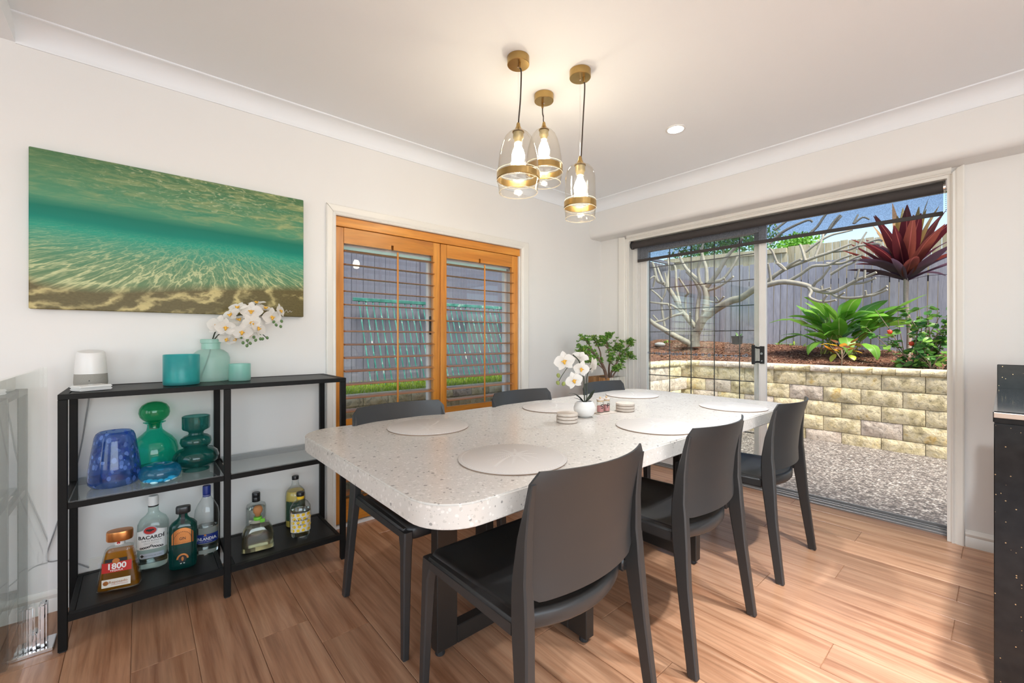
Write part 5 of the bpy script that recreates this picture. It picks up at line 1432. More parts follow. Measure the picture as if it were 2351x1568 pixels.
def block_mat():
    m, nt, out = newmat('split_face_block')
    oi = nd(nt, 'ShaderNodeObjectInfo').outputs['Random']
    tc = nd(nt, 'ShaderNodeTexCoord').outputs['Object']
    off = nd(nt, 'ShaderNodeVectorMath', {0: tc, 1: nd(nt, 'ShaderNodeCombineXYZ', {0: math_(nt, 'MULTIPLY', oi, 41.0), 1: math_(nt, 'MULTIPLY', oi, 17.0), 2: math_(nt, 'MULTIPLY', oi, 29.0)}).outputs[0]}, operation='ADD').outputs[0]
    n = nd(nt, 'ShaderNodeTexNoise', {'Vector': off, 'Scale': 7.0, 'Detail': 6.0, 'Roughness': .6, 'Distortion': .4}).outputs[0]
    f = nd(nt, 'ShaderNodeTexNoise', {'Vector': off, 'Scale': 24.0, 'Detail': 6.0, 'Roughness': .7, 'Distortion': .8}).outputs[0]
    cy = ramp(nt, n, [(.28, (.40, .33, .19)), (.40, (.68, .57, .33)), (.52, (.82, .71, .48)), (.62, (.80, .67, .40)), (.70, (.74, .52, .20)), (.8, (.52, .32, .11))])
    cp = ramp(nt, n, [(.3, (.50, .40, .32)), (.5, (.72, .62, .52)), (.75, (.62, .50, .38))])
    pink = math_(nt, 'GREATER_THAN', math_(nt, 'FRACT', math_(nt, 'MULTIPLY', oi, 7.31)), .80)
    col = mixc(nt, pink, cy, cp)
    col = mixc(nt, .75, col, ramp(nt, f, [(.36, .42), (.50, 1.0)]), 'MULTIPLY')
    st = nd(nt, 'ShaderNodeTexNoise', {'Vector': off, 'Scale': 3.2, 'Detail': 5.0, 'Distortion': 1.0}).outputs[0]
    col = mixc(nt, ramp(nt, st, [(.56, 0.0), (.70, .45)]), col, (.16, .13, .07))
    h = math_(nt, 'ADD', math_(nt, 'MULTIPLY', n, .6), math_(nt, 'MULTIPLY', f, .4))
    principled(nt, out, base=col, rough=.9, normal=nd(nt, 'ShaderNodeBump', {'Height': h, 'Strength': .9, 'Distance': .03}).outputs[0]); return m
M['block'] = block_mat()
def split_block(L, Hh, D, seed, name):
    """split-face block: chamfered margins and a rough proud face towards -Y"""
    nu, nv = 9, 6
    g = 0.0025
    vs = []; fs = []
    for j in range(nv):
        for i in range(nu):
            u, v = i / (nu - 1), j / (nv - 1)
            x = -L / 2 + g + (L - 2 * g) * u; z = g + (Hh - 2 * g) * v
            edge = min(u, 1 - u) * (nu - 1) > .5 and min(v, 1 - v) * (nv - 1) > .5
            if edge: y = -.009 - .022 * abs(mnoise.noise((x * 9 + seed * 3.1, z * 11, seed))) - .010 * mnoise.noise((x * 25, z * 25 + seed, seed * 2.0))
            else: y = 0.0
            vs.append((x, y, z))
    for j in range(nv - 1):
        for i in range(nu - 1): fs.append((j * nu + i, j * nu + i + 1, (j + 1) * nu + i + 1, (j + 1) * nu + i))
    k = len(vs)
    vs += [(-L / 2 + g, D, g), (L / 2 - g, D, g), (L / 2 - g, D, Hh - g), (-L / 2 + g, D, Hh - g)]
    c = [0, nu - 1, nu * nv - 1, nu * (nv - 1)]
    bot = list(range(nu)); top = list(range(nu * (nv - 1), nu * nv)); lef = [nu * j for j in range(nv)]; rig = [nu * j + nu - 1 for j in range(nv)]
    fs += [(k + 1, k, k + 3, k + 2), tuple([k, k + 1] + bot[::-1]), tuple(top + [k + 2, k + 3]), tuple(lef + [k + 3, k]), tuple([k + 1, k + 2] + rig[::-1])]
    me = MB().add(vs, fs).mesh(name, smooth=55, fix=False); me.materials.append(M['block']); return me
BL, BH = .3555, .1755
blocks = [split_block(BL, BH, .17, s, 'block') for s in range(6)]
caps = []
for s in range(4):
    mb = MB(); L = .195
    nu = 6
    rows = [(0.0, 0.0), (-.014, .010), (-.018, .034), (-.012, .060), (0.004, .070)]
    vs = []; fs = []
    for j, (y, z) in enumerate(rows):
        for i in range(nu):
            u = i / (nu - 1); x = -L / 2 + .002 + (L - .004) * u
            yy = y - (.010 * mnoise.noise((x * 22, z * 30 + s, s * 3.0)) if 0 < j < 4 else 0)
            vs.append((x, yy, z))
    for j in range(4):
        for i in range(nu - 1): fs.append((j * nu + i, j * nu + i + 1, (j + 1) * nu + i + 1, (j + 1) * nu + i))
    k = len(vs); vs += [(-L / 2 + .002, .20, 0), (L / 2 - .002, .20, 0), (L / 2 - .002, .20, .072), (-L / 2 + .002, .20, .072)]
    t0 = list(range(nu * 4, nu * 5)); b0 = list(range(nu))
    fs += [tuple(t0 + [k + 2, k + 3]), (k + 1, k, k + 3, k + 2), tuple([k, k + 1] + b0[::-1]), tuple([nu * j for j in range(5)] + [k + 3, k]), tuple([k + 1, k + 2] + [nu * j + nu - 1 for j in range(4, -1, -1)])]
    me = mb.add(vs, fs).mesh('cap_stone', smooth=50, fix=False); me.materials.append(M['block']); caps.append(me)
WALL_Y, SIDE_X, CAPZ = 6.20, -3.14, .735
rw = thing('retaining_wall', 'sandstone coloured split-face block retaining wall across the garden', 'retaining wall', (-1.0, WALL_Y, GZ))
for c in range(5):
    z0 = CAPZ - BH * (c + 1)
    off = -.374 if c % 2 == 0 else -.374 + BL / 2
    k0 = int((SIDE_X - off) / BL); x = off + BL * (k0 - 1)
    while x < 1.6:
        if x + BL / 2 > SIDE_X + .04:
            o = link('block', rnd.choice(blocks), None, rw, (x + 1.0, rnd.uniform(-.004, .004), z0 - GZ))
        x += BL
x = SIDE_X + .1
while x < 1.6:
    link('cap_stone', rnd.choice(caps), None, rw, (x + 1.0, -.012, CAPZ - GZ)); x += .196
sw = thing('retaining_wall', 'block retaining wall running along the side path outside the shutters', 'retaining wall', (SIDE_X, 3.2, GZ))
for c in range(5):
    z0 = CAPZ - BH * (c + 1)
    y = 6.2 - BL * (.5 if c % 2 else 1.0)
    while y > .55:
        low = 0.0 if y > 4.4 else -.105
        o = link('block', rnd.choice(blocks), None, sw, (0.0, y - 3.2, z0 + low - GZ), (0, 0, PI / 2))
        y -= BL
y = 6.05
while y > .55:
    low = 0.0 if y > 4.4 else -.105
    link('cap_stone', rnd.choice(caps), None, sw, (0.012, y - 3.2, CAPZ + low - GZ), (0, 0, PI / 2)); y -= .196

# mulch bed, rising to the fence
def mulch_mat():
    m, nt, out = newmat('bark_mulch')
    co = coords(nt)
    v = nd(nt, 'ShaderNodeTexVoronoi', {'Vector': nd(nt, 'ShaderNodeMapping', {'Vector': co, 'Scale': (60, 75, 75), 'Rotation': (0, 0, .5)}).outputs[0], 'Scale': 1.0})
    r = nd(nt, 'ShaderNodeSeparateColor', {0: v.outputs['Color']}).outputs[0]
    col = ramp(nt, r, [(0, (.055, .022, .012)), (.5, (.15, .058, .030)), (.85, (.23, .10, .055)), (1, (.36, .20, .12))])
    principled(nt, out, base=col, rough=.95, normal=nd(nt, 'ShaderNodeBump', {'Height': r, 'Strength': .9, 'Distance': .012}).outputs[0]); return m
M['mulch'] = mulch_mat()
def bed_z(x, y):
    base = .775 + .235 * smoothstep(6.30, 7.9, y) - .045 * (x + 2.2) * smoothstep(6.4, 7.9, y)
    if x < SIDE_X - .1: base = max(base, .79 + .18 * smoothstep(SIDE_X, -4.4, x))
    return base + .022 * mnoise.noise((x * 2.2, y * 2.2, 0)) + .012 * mnoise.noise((x * 7, y * 7, 3))
bed = MB().grid(90, 36, lambda i, j: (-4.7 + 6.6 * i, 6.36 + 1.75 * j, bed_z(-4.7 + 6.6 * i, 6.36 + 1.75 * j)))
bed.grid(26, 30, lambda i, j: (-4.7 + 1.40 * i, 4.5 + 1.90 * j, bed_z(-4.7 + 1.40 * i, 4.5 + 1.9 * j) + (.0 if j < 1 else -.02)))
struct(bed.build('garden_bed', M['mulch'], smooth=80, fix=False))
chip = MB()
for k in range(7000):
    x = rnd.uniform(-4.3, .3); y = rnd.uniform(6.38, 8.0) if x > SIDE_X else rnd.uniform(5.0, 8.0)
    z = bed_z(x, y) + .006; a = rnd.uniform(0, PI); L = rnd.uniform(.010, .028); w = rnd.uniform(.003, .008); tl = rnd.uniform(-.5, .5)
    d = Vector((math.cos(a) * math.cos(tl), math.sin(a) * math.cos(tl), math.sin(tl))) * L; s = Vector((-math.sin(a), math.cos(a), rnd.uniform(-.5, .5))) * w
    c = Vector((x, y, z)); up = Vector((0, 0, .004))
    chip.add([c - d - s, c + d - s * .6, c + d + s, c - d + s * .7, c + up], [(0, 1, 4), (1, 2, 4), (2, 3, 4), (3, 0, 4)])
def chip_mat():
    m, nt, out = newmat('mulch_chip')
    g = nd(nt, 'ShaderNodeNewGeometry').outputs['Random Per Island']
    principled(nt, out, base=ramp(nt, g, [(0, (.07, .026, .014)), (.6, (.20, .085, .045)), (.9, (.32, .17, .10)), (1, (.48, .36, .27))]), rough=.9); return m
co_ = stuff(chip.build('mulch_chips', chip_mat(), None, fix=False)); tag(co_, 'loose reddish brown bark chips over the garden bed', 'mulch')

# grey paling fence with the neighbour's pale fence behind it
M['paling'] = wood('grey_paling', (.245, .25, .295), (.305, .312, .36), (.365, .37, .415), scale=(10, 10, .9), rough=.8, rnd_amt=.22, bump=.3)
M['paling_pale'] = wood('pale_paling', (.36, .30, .17), (.48, .42, .27), (.56, .51, .38), scale=(10, 10, .9), rough=.85, rnd_amt=.3, bump=.3)
M['fence_back'] = simple('fence_rail_timber', (.10, .09, .09), .85, var=.2)
FYy = 8.0
struct(MB().box(-14, 10, 8.06, 16, .2, .5).build('neighbour_ground', M['mulch']))
def top_z(x): return 2.46 - .0617 * (x + 3.764)
fe = thing('paling_fence', 'grey painted timber paling fence across the back of the garden', 'fence', (-1.6, FYy, .6))
w_ = .0975; x = -4.7; i = 0
while x < .7:
    lean = .012 + rnd.uniform(-.006, .006); zt = top_z(x) + rnd.uniform(-.018, .018); yb = FYy + (0.0 if i % 2 else .003); g = rnd.uniform(.006, .012)
    zb = .62
    lo = [(x + g - lean + 1.6, yb - FYy, zb - .6), (x + w_ - lean + 1.6, yb - FYy, zb - .6), (x + w_ - lean + 1.6, yb + .016 - FYy, zb - .6), (x + g - lean + 1.6, yb + .016 - FYy, zb - .6)]
    hi = [(x + g + lean + 1.6, yb - FYy, zt - .6), (x + w_ + lean + 1.6, yb - FYy, zt - .6 + rnd.uniform(-.006, .006)), (x + w_ + lean + 1.6, yb + .016 - FYy, zt - .6), (x + g + lean + 1.6, yb + .016 - FYy, zt - .6)]
    MB().hexa(lo, hi).build('paling', M['paling'], fe); x += w_; i += 1
for dz in (.28, 1.1): MB().hexa([(-3.1, .021, top_z(-4.7) - dz - .68), (2.3, .021, top_z(.7) - dz - .68), (2.3, .058, top_z(.7) - dz - .68), (-3.1, .058, top_z(-4.7) - dz - .68)],
                               [(-3.1, .021, top_z(-4.7) - dz - .6), (2.3, .021, top_z(.7) - dz - .6), (2.3, .058, top_z(.7) - dz - .6), (-3.1, .058, top_z(-4.7) - dz - .6)]).build('rail', M['fence_back'], fe)
def top2(x): return 2.665 - .048 * (x + 2.73)
nf = thing('paling_fence', 'pale unpainted timber fence showing above the grey fence', 'fence', (-1.6, 8.32, .6))
x = -4.7; i = 0
while x < .8:
    zt = top2(x) + rnd.uniform(-.012, .012) + (.05 if x > -2.5 else 0)
    MB().box(x + .003 + 1.6, x + .100 + 1.6, (0 if i % 2 else .003), .016, .2, zt - .6).build('paling', M['paling_pale'], nf); x += .103; i += 1
MB().hexa([(-3.1, -.03, top2(-4.7) - .6 - .05), (-.85, -.03, top2(-2.45) - .6 - .05), (-.85, .04, top2(-2.45) - .6 - .05), (-3.1, .04, top2(-4.7) - .6 - .05)],
          [(-3.1, -.03, top2(-4.7) - .6 + .03), (-.85, -.03, top2(-2.45) - .6 + .03), (-.85, .04, top2(-2.45) - .6 + .03), (-3.1, .04, top2(-4.7) - .6 + .03)]).build('cap_rail', M['paling_pale'], nf)

# ------------------------------------------------------------------ side yard outside the shutters
def grass_blades(n, xr, yr, zf, hmin, hmax):
    mb = MB()
    for k in range(n):
        x, y = rnd.uniform(*xr), rnd.uniform(*yr); h = rnd.uniform(hmin, hmax); a = rnd.uniform(0, 2 * PI); l = rnd.uniform(0, .5) * h; w = .004
        z = zf(x, y); c, s = math.cos(a), math.sin(a)
        mb.add([(x - s * w, y + c * w, z), (x + s * w, y - c * w, z), (x + c * l, y + s * l, z + h)], [(0, 1, 2)])
    return mb
def grass_mat():
    m, nt, out = newmat('grass_blade')
    g = nd(nt, 'ShaderNodeNewGeometry').outputs['Random Per Island']
    col = ramp(nt, g, [(0, (.16, .26, .03)), (.6, (.32, .48, .05)), (1, (.52, .60, .14))])
    df = nd(nt, 'ShaderNodeBsdfDiffuse', {'Color': col}).outputs[0]; tl = nd(nt, 'ShaderNodeBsdfTranslucent', {'Color': col}).outputs[0]
    nt.links.new(nd(nt, 'ShaderNodeMixShader', {0: .4, 1: df, 2: tl}).outputs[0], out.inputs[0]); return m
M['grass'] = grass_mat()
struct(MB().box(-4.7, SIDE_X - .10, .3, 4.9, .3, .672).build('side_lawn', simple('lawn_soil', (.10, .12, .04), .95, var=.3)))
gr = stuff(grass_blades(14000, (-4.35, SIDE_X - .20), (.5, 4.8), lambda x, y: .670, .015, .04).build('lawn_grass', M['grass'], None, fix=False))
tag(gr, 'strip of short bright green grass behind the side retaining wall', 'grass')
M['colorbond'] = simple('slate_steel_sheet', (.135, .138, .175), .45, var=.06, vscale=4)
sf = thing('steel_fence', 'slate grey corrugated steel fence outside the shuttered window', 'fence', (-4.5, 3.4, .6))
sec = []
for pw in range(0, 5):
    pts = []
    y = -2.9 + pw * 2.0
    while y < -2.9 + (pw + 1) * 2.0 - .01:
        for dy, dx in ((0, 0), (.018, .022), (.040, .022), (.058, 0), (.086, 0), (.092, .006), (.1, .006), (.106, 0)): pts.append((dx, y + dy))
        y += .125
    mb = MB(); n = len(pts)
    yy0 = 3.4
    def lx(yloc): return -.1 * max(0, (yloc + 3.4 - 3.0) / 5.0)
    vs = [(dx + lx(y), y, 0) for dx, y in pts] + [(dx + lx(y), y, 2.05) for dx, y in pts]
    fs = [(k, k + 1, n + k + 1, n + k) for k in range(n - 1)]
    mb.add(vs, fs).build('steel_sheet', M['colorbond'], sf, fix=False)
    MB().box(-.02 + lx(-2.9 + pw * 2.0), .034 + lx(-2.9 + pw * 2.0), -2.93 + pw * 2.0, -2.885 + pw * 2.0, -.1, 2.08).build('post', M['colorbond'], sf)
MB().box(-.025, .034, -2.9, 5.1, 2.04, 2.09).build('top_rail', M['colorbond'], sf)
def green_steel():
    m, nt, out = newmat('flaking_green_steel')
    co = coords(nt); n = nd(nt, 'ShaderNodeTexNoise', {'Vector': co, 'Scale': 14.0, 'Detail': 5.0}).outputs[0]
    col = ramp(nt, n, [(.40, (.016, .13, .105)), (.60, (.04, .22, .175)), (.72, (.45, .50, .46))])
    principled(nt, out, base=col, rough=.5); return m
M['green_steel'] = green_steel()
gpn = thing('green_fence_panel', 'old green steel fence panel leaning against the slate steel fence', 'fence panel', (-4.1, 2.8, .672))
xa, za, xb_, zb = .06, .0, -.26, .86
MB().box(xb_ - .018, xb_ + .018, -1.16, 1.14, zb - .015, zb + .020).build('top_rail', M['green_steel'], gpn, bevel=.003)
y = -1.10
while y < 1.1:
    MB().tube([(xa, y, za), (xb_, y, zb - .01)], .0070, 6).build('bar', M['green_steel'], gpn); y += .0735
# ------------------------------------------------------------------ plants
M['frangi'] = simple('frangipani_bark', (0.29, 0.27, 0.215), .85, var=.35, vscale=16, bump=.6, bscale=60)
ft = thing('frangipani_tree', 'bare grey frangipani tree spreading its branches over the garden bed', 'tree', tuple(at(1597, 796, y=7.2)))
fo = Vector(ft.location)
def zA(x, y): return (1400 + x * .2935, 500 + y * .2935)
def zB(x, y): return (1600 + x * .31944, 400 + y * .31944)
def limb(conv, pts, r0, r1, Y0, Y1, name='branch'):
    n = len(pts); P = []
    for i, p in enumerate(pts):
        u, v = conv(*p); P.append(at(u, v, y=Y0 + (Y1 - Y0) * i / (n - 1)) - fo)
    q = spline(P, 4); m = len(q)
    rr = [r0 + (r1 - r0) * (i / (m - 1)) for i in range(m)]
    return MB().tube(q, rr, 8).build(name, M['frangi'], ft, smooth=60)
limb(zA, [(668, 1010), (665, 960), (672, 905), (684, 870)], .085, .075, 7.2, 7.2, 'trunk')
limb(zA, [(676, 900), (725, 800), (765, 765), (835, 712), (945, 650), (1020, 630), (1110, 572), (1180, 520)], .072, .048, 7.2, 7.0)
limb(zA, [(690, 860), (728, 790), (748, 720), (756, 640), (752, 575), (738, 535)], .062, .050, 7.22, 7.3)
limb(zA, [(738, 545), (700, 500), (650, 450), (600, 400), (560, 330), (540, 270)], .040, .020, 7.3, 7.4)
limb(zA, [(745, 555), (790, 500), (850, 420), (920, 300), (985, 230), (1040, 160)], .044, .022, 7.3, 7.2)
limb(zA, [(760, 510), (755, 400), (735, 330), (720, 250), (735, 190)], .034, .016, 7.3, 7.45)
limb(zA, [(705, 505), (690, 400), (720, 310), (700, 230)], .028, .015, 7.3, 7.15)
limb(zA, [(735, 572), (830, 550), (910, 503), (966, 458)], .024, .016, 7.3, 7.1)
limb(zA, [(905, 505), (895, 470)], .016, .013, 7.12, 7.05)
limb(zA, [(795, 500), (880, 480), (955, 390), (1000, 300), (1015, 240)], .026, .015, 7.28, 7.4)
limb(zA, [(690, 850), (683, 780), (690, 680), (702, 600), (692, 545), (655, 480), (600, 420)], .042, .022, 7.2, 7.5)
limb(zA, [(664, 850), (612, 790), (560, 720), (505, 620), (458, 550), (420, 512), (372, 488), (350, 400), (330, 345)], .048, .022, 7.2, 6.9)
limb(zA, [(552, 685), (522, 545), (515, 400), (495, 365)], .026, .016, 7.1, 7.3)
limb(zA, [(458, 550), (452, 480), (467, 395), (455, 330), (470, 270)], .026, .015, 6.98, 7.2)
limb(zA, [(592, 740), (590, 620), (612, 585), (560, 500), (538, 468)], .022, .014, 7.15, 6.9)
limb(zA, [(556, 732), (480, 682), (400, 670), (300, 658)], .022, .014, 7.1, 6.8)
limb(zA, [(575, 745), (480, 772), (420, 800), (320, 822)], .024, .014, 7.1, 6.85)
limb(zA, [(480, 772), (478, 720), (452, 672)], .018, .013, 6.98, 6.9)
limb(zA, [(380, 808), (338, 762)], .015, .013, 6.92, 6.85)
limb(zA, [(420, 512), (385, 420), (370, 380)], .020, .014, 6.95, 7.1)
limb(zA, [(640, 990), (560, 950), (480, 908), (420, 872), (350, 832), (305, 795)], .052, .034, 7.18, 6.75)
limb(zA, [(664, 855), (632, 800), (628, 740)], .022, .015, 7.15, 7.05)
limb(zA, [(682, 850), (722, 790), (735, 720)], .024, .018, 7.2, 7.1)
limb(zA, [(430, 850), (414, 760), (405, 655), (432, 590), (442, 500), (430, 430)], .022, .014, 6.95, 6.9)
limb(zA, [(410, 640), (370, 600), (320, 560)], .018, .013, 6.9, 6.75)
limb(zA, [(830, 660), (855, 655), (893, 616)], .016, .013, 6.95, 6.85); limb(zA, [(780, 655), (850, 660), (825, 615)], .014, .012, 7.0, 6.9)
limb(zA, [(340, 540), (352, 460), (312, 480)], .018, .014, 6.85, 6.75)
M_B = [([(490, 800), (600, 775), (690, 780), (790, 800), (850, 830), (960, 850), (1050, 815), (1150, 760), (1220, 735), (1290, 705)], .040, .014, 7.0, 6.7),
       ([(790, 800), (822, 842), (808, 882), (860, 910), (920, 918), (1000, 903)], .022, .013, 6.9, 6.6),
       ([(960, 850), (1010, 880), (1100, 890), (1200, 880), (1270, 862), (1315, 838), (1368, 803)], .019, .012, 6.85, 6.55),
       ([(1270, 868), (1320, 850), (1368, 828)], .014, .012, 6.6, 6.55), ([(1200, 875), (1280, 868)], .014, .012, 6.65, 6.6),
       ([(505, 770), (600, 700), (680, 660), (780, 622), (860, 592), (960, 560), (1040, 528), (1110, 500)], .032, .014, 7.1, 7.2),
       ([(780, 622), (758, 545), (742, 505)], .020, .014, 7.1, 7.2), ([(850, 594), (880, 520), (906, 450), (900, 420)], .020, .013, 7.15, 7.3),
       ([(930, 640), (1040, 640), (1130, 602), (1190, 580)], .018, .012, 7.0, 7.0), ([(530, 770), (520, 690), (510, 640)], .022, .014, 7.0, 6.9), ([(600, 705), (680, 645), (750, 610)], .024, .016, 7.1, 7.0),
       ([(640, 778), (740, 722), (830, 662), (940, 652), (1030, 610), (1115, 580)], .024, .013, 7.0, 6.9), ([(825, 825), (850, 780), (900, 740), (960, 660)], .020, .013, 6.9, 6.8),
       ([(960, 720), (1060, 660), (1110, 640), (1180, 600)], .018, .012, 6.85, 6.8), ([(940, 560), (1080, 545), (1170, 512), (1290, 472), (1330, 480)], .018, .011, 7.2, 7.1), ([(1160, 515), (1300, 500), (1320, 520)], .013, .010, 7.1, 7.1),
       ([(780, 560), (870, 490), (960, 440), (1060, 415), (1120, 400)], .018, .011, 7.2, 7.3), ([(900, 842), (895, 802)], .014, .012, 6.85, 6.85), ([(1216, 880), (1212, 836)], .013, .012, 6.65, 6.62), ([(1205, 745), (1208, 688)], .014, .012, 6.7, 6.7),
       ([(1145, 762), (1165, 682)], .014, .012, 6.72, 6.7), ([(640, 690), (580, 640), (545, 560), (520, 530)], .020, .013, 7.05, 6.95), ([(640, 690), (600, 650), (570, 640)], .018, .014, 7.05, 7.0), ([(790, 800), (860, 840), (960, 818)], .016, .012, 6.9, 6.8),
       ([(820, 420), (870, 370), (925, 290), (960, 275)], .020, .013, 7.3, 7.35), ([(940, 410), (985, 340), (1030, 292)], .018, .012, 7.3, 7.35), ([(1125, 355), (1158, 290)], .014, .011, 7.3, 7.35), ([(1130, 355), (1190, 310), (1240, 325)], .013, .010, 7.3, 7.35),
       ([(520, 500), (610, 420), (700, 370), (800, 330), (830, 345)], .024, .013, 7.3, 7.4), ([(560, 400), (640, 340), (700, 300)], .020, .012, 7.35, 7.45), ([(900, 450), (950, 400), (1000, 345), (1040, 300)], .016, .011, 7.3, 7.4), ([(1150, 540), (1185, 470), (1220, 415)], .014, .010, 7.15, 7.2),
       ([(1090, 790), (1200, 778), (1285, 745)], .015, .011, 6.8, 6.7), ([(905, 910), (935, 868)], .014, .012, 6.65, 6.62), ([(1010, 880), (1060, 850)], .012, .010, 6.8, 6.7)]
for a in M_B: limb(zB, *a)

def leaf_mat(name, c1, c2, c3, rough=.38, tl=.35, stripe=None):
    m, nt, out = newmat(name)
    oi = nd(nt, 'ShaderNodeObjectInfo').outputs['Random']
    tc = nd(nt, 'ShaderNodeTexCoord').outputs['Object']
    n = nd(nt, 'ShaderNodeTexNoise', {'Vector': tc, 'Scale': 6.0, 'Detail': 3.0}).outputs[0]
    f = math_(nt, 'ADD', math_(nt, 'MULTIPLY', oi, .75), math_(nt, 'MULTIPLY', n, .25))
    col = ramp(nt, f, [(0, c1), (.5, c2), (1, c3)])
    if stripe:
        uvx = nd(nt, 'ShaderNodeSeparateXYZ', {0: nd(nt, 'ShaderNodeUVMap').outputs[0]}).outputs[0]
        mid = math_(nt, 'LESS_THAN', math_(nt, 'ABSOLUTE', math_(nt, 'SUBTRACT', uvx, .5)), .035)
        col = mixc(nt, math_(nt, 'MULTIPLY', mid, .7), col, stripe)
    p = nd(nt, 'ShaderNodeBsdfPrincipled', {'Base Color': col, 'Roughness': rough}).outputs[0]
    t_ = nd(nt, 'ShaderNodeBsdfTranslucent', {'Color': col}).outputs[0]
    nt.links.new(nd(nt, 'ShaderNodeMixShader', {0: tl, 1: p, 2: t_}).outputs[0], out.inputs[0]); return m
M['ginger'] = leaf_mat('ginger_leaf', (.07, .24, .025), (.20, .48, .05), (.40, .64, .13), stripe=(.45, .60, .22))
M['cordy'] = leaf_mat('cordyline_leaf', (.055, .010, .016), (.13, .020, .028), (.30, .085, .05), tl=.45, stripe=(.45, .12, .10))
M['cordy_green'] = leaf_mat('cordyline_new_leaf', (.35, .22, .06), (.42, .34, .10), (.48, .25, .14), tl=.45, stripe=(.6, .25, .15))
M['cordy_dark'] = leaf_mat('cordyline_old_leaf', (.06, .03, .06), (.13, .07, .11), (.20, .12, .16), tl=.3)
M['hibiscus'] = leaf_mat('hibiscus_leaf', (.04, .12, .035), (.10, .27, .06), (.32, .52, .09), rough=.3)
M['croton_y'] = leaf_mat('croton_yellow', (.50, .32, .02), (.65, .42, .03), (.62, .20, .03), stripe=None)
M['croton_d'] = leaf_mat('croton_dark', (.10, .03, .02), (.20, .08, .03), (.30, .18, .04))
M['lime_leaf'] = leaf_mat('lime_leaf', (.30, .42, .04), (.38, .50, .05), (.42, .52, .08))
def blade(parent, base, d, L, W, droop, mat, name='leaf', up0=.5, fold=.18, twist=0.0, wave=0.0):
    """broad arching leaf from base along horizontal direction d (radians), rising by up0 and drooping"""
    n = 12; vs = []; uv = []
    dirh = Vector((math.cos(d), math.sin(d), 0)); p = Vector(base); el = up0
    pts = []; tang = []
    for i in range(n):
        t = dirh * math.cos(el) + Vector((0, 0, math.sin(el)))
        pts.append(p.copy()); tang.append(t); p = p + t * (L / (n - 1)); el -= droop / (n - 1)
    side0 = Vector((-math.sin(d), math.cos(d), 0))
    for i in range(n):
        q = i / (n - 1)
        w = W * (max(0.0, math.sin(PI * min(.99, .04 + .96 * q) ** .85)) ** .75)
        w = max(w, W * .05)
        upv = tang[i].cross(side0).normalized() * -1
        sd = side0 * math.cos(twist) + upv * math.sin(twist)
        nv = tang[i].cross(sd).normalized()
        for k, s in enumerate((-1, -.55, 0, .55, 1)):
            vs.append(pts[i] + sd * (w * s) + nv * (-w * fold * abs(s) + wave * w * math.sin(q * 14 + s * 2)))
            uv.append((.5 + .5 * s, q))
    fs = [(i * 5 + k, i * 5 + k + 1, (i + 1) * 5 + k + 1, (i + 1) * 5 + k) for i in range(n - 1) for k in range(4)]
    mb = MB().add(vs, fs); me = mb.mesh(name, smooth=180, fix=False)
    ul = me.uv_layers.new(name='UVMap')
    for poly in me.polygons:
        for li in poly.loop_indices: ul.data[li].uv = uv[me.loops[li].vertex_index]
    return link(name, me, mat, parent)

# ginger clump
gb_ = at(1925, 806, y=7.1); gg = thing('ginger_plant', 'clump of broad bright green ginger leaves in the garden bed', 'plant', tuple(gb_))
M['cane'] = simple('ginger_cane', (.22, .24, .06), .5, var=.3)
prng = random.Random(5)
for k in range(44):
    a = prng.uniform(0, 2 * PI); r = prng.uniform(.02, .30); h = prng.uniform(.10, .50)
    b0 = Vector((prng.uniform(-.18, .18), prng.uniform(-.10, .10), -.04)); b1 = Vector((math.cos(a) * r * 1.15, math.sin(a) * r * .55, h))
    if k % 2 == 0: MB().tube([b0, (b0 + b1) * .5 + Vector((0, 0, .05)), b1], [.010, .008, .005], 6).build('cane', M['cane'], gg, smooth=60)
    blade(gg, b1, a + prng.uniform(-.5, .5), prng.uniform(.34, .50), prng.uniform(.072, .105), prng.uniform(.5, 1.5), M['ginger'], up0=prng.uniform(.45, 1.35), twist=prng.uniform(-.6, .6), wave=.06)
for a, r, h, L, up, dr in ((-.1, .45, .42, .48, .85, .6), (.1, .50, .36, .46, .7, .5), (3.3, .42, .42, .40, .35, .9), (2.9, .45, .22, .36, .1, 1.0), (-2.2, .22, .12, .34, .3, 2.0), (-1.2, .25, .18, .36, .2, 2.2), (-.7, .35, .10, .34, .2, 2.0)):
    blade(gg, Vector((math.cos(a) * r, math.sin(a) * r * .5, h)), a, L * 1.05, .085, dr, M['ginger'], up0=up, wave=.05)
    MB().tube([(0, 0, -.04), (math.cos(a) * r * .5, math.sin(a) * r * .25, h * .6), (math.cos(a) * r, math.sin(a) * r * .5, h)], [.010, .008, .004], 6).build('cane', M['cane'], gg, smooth=60)

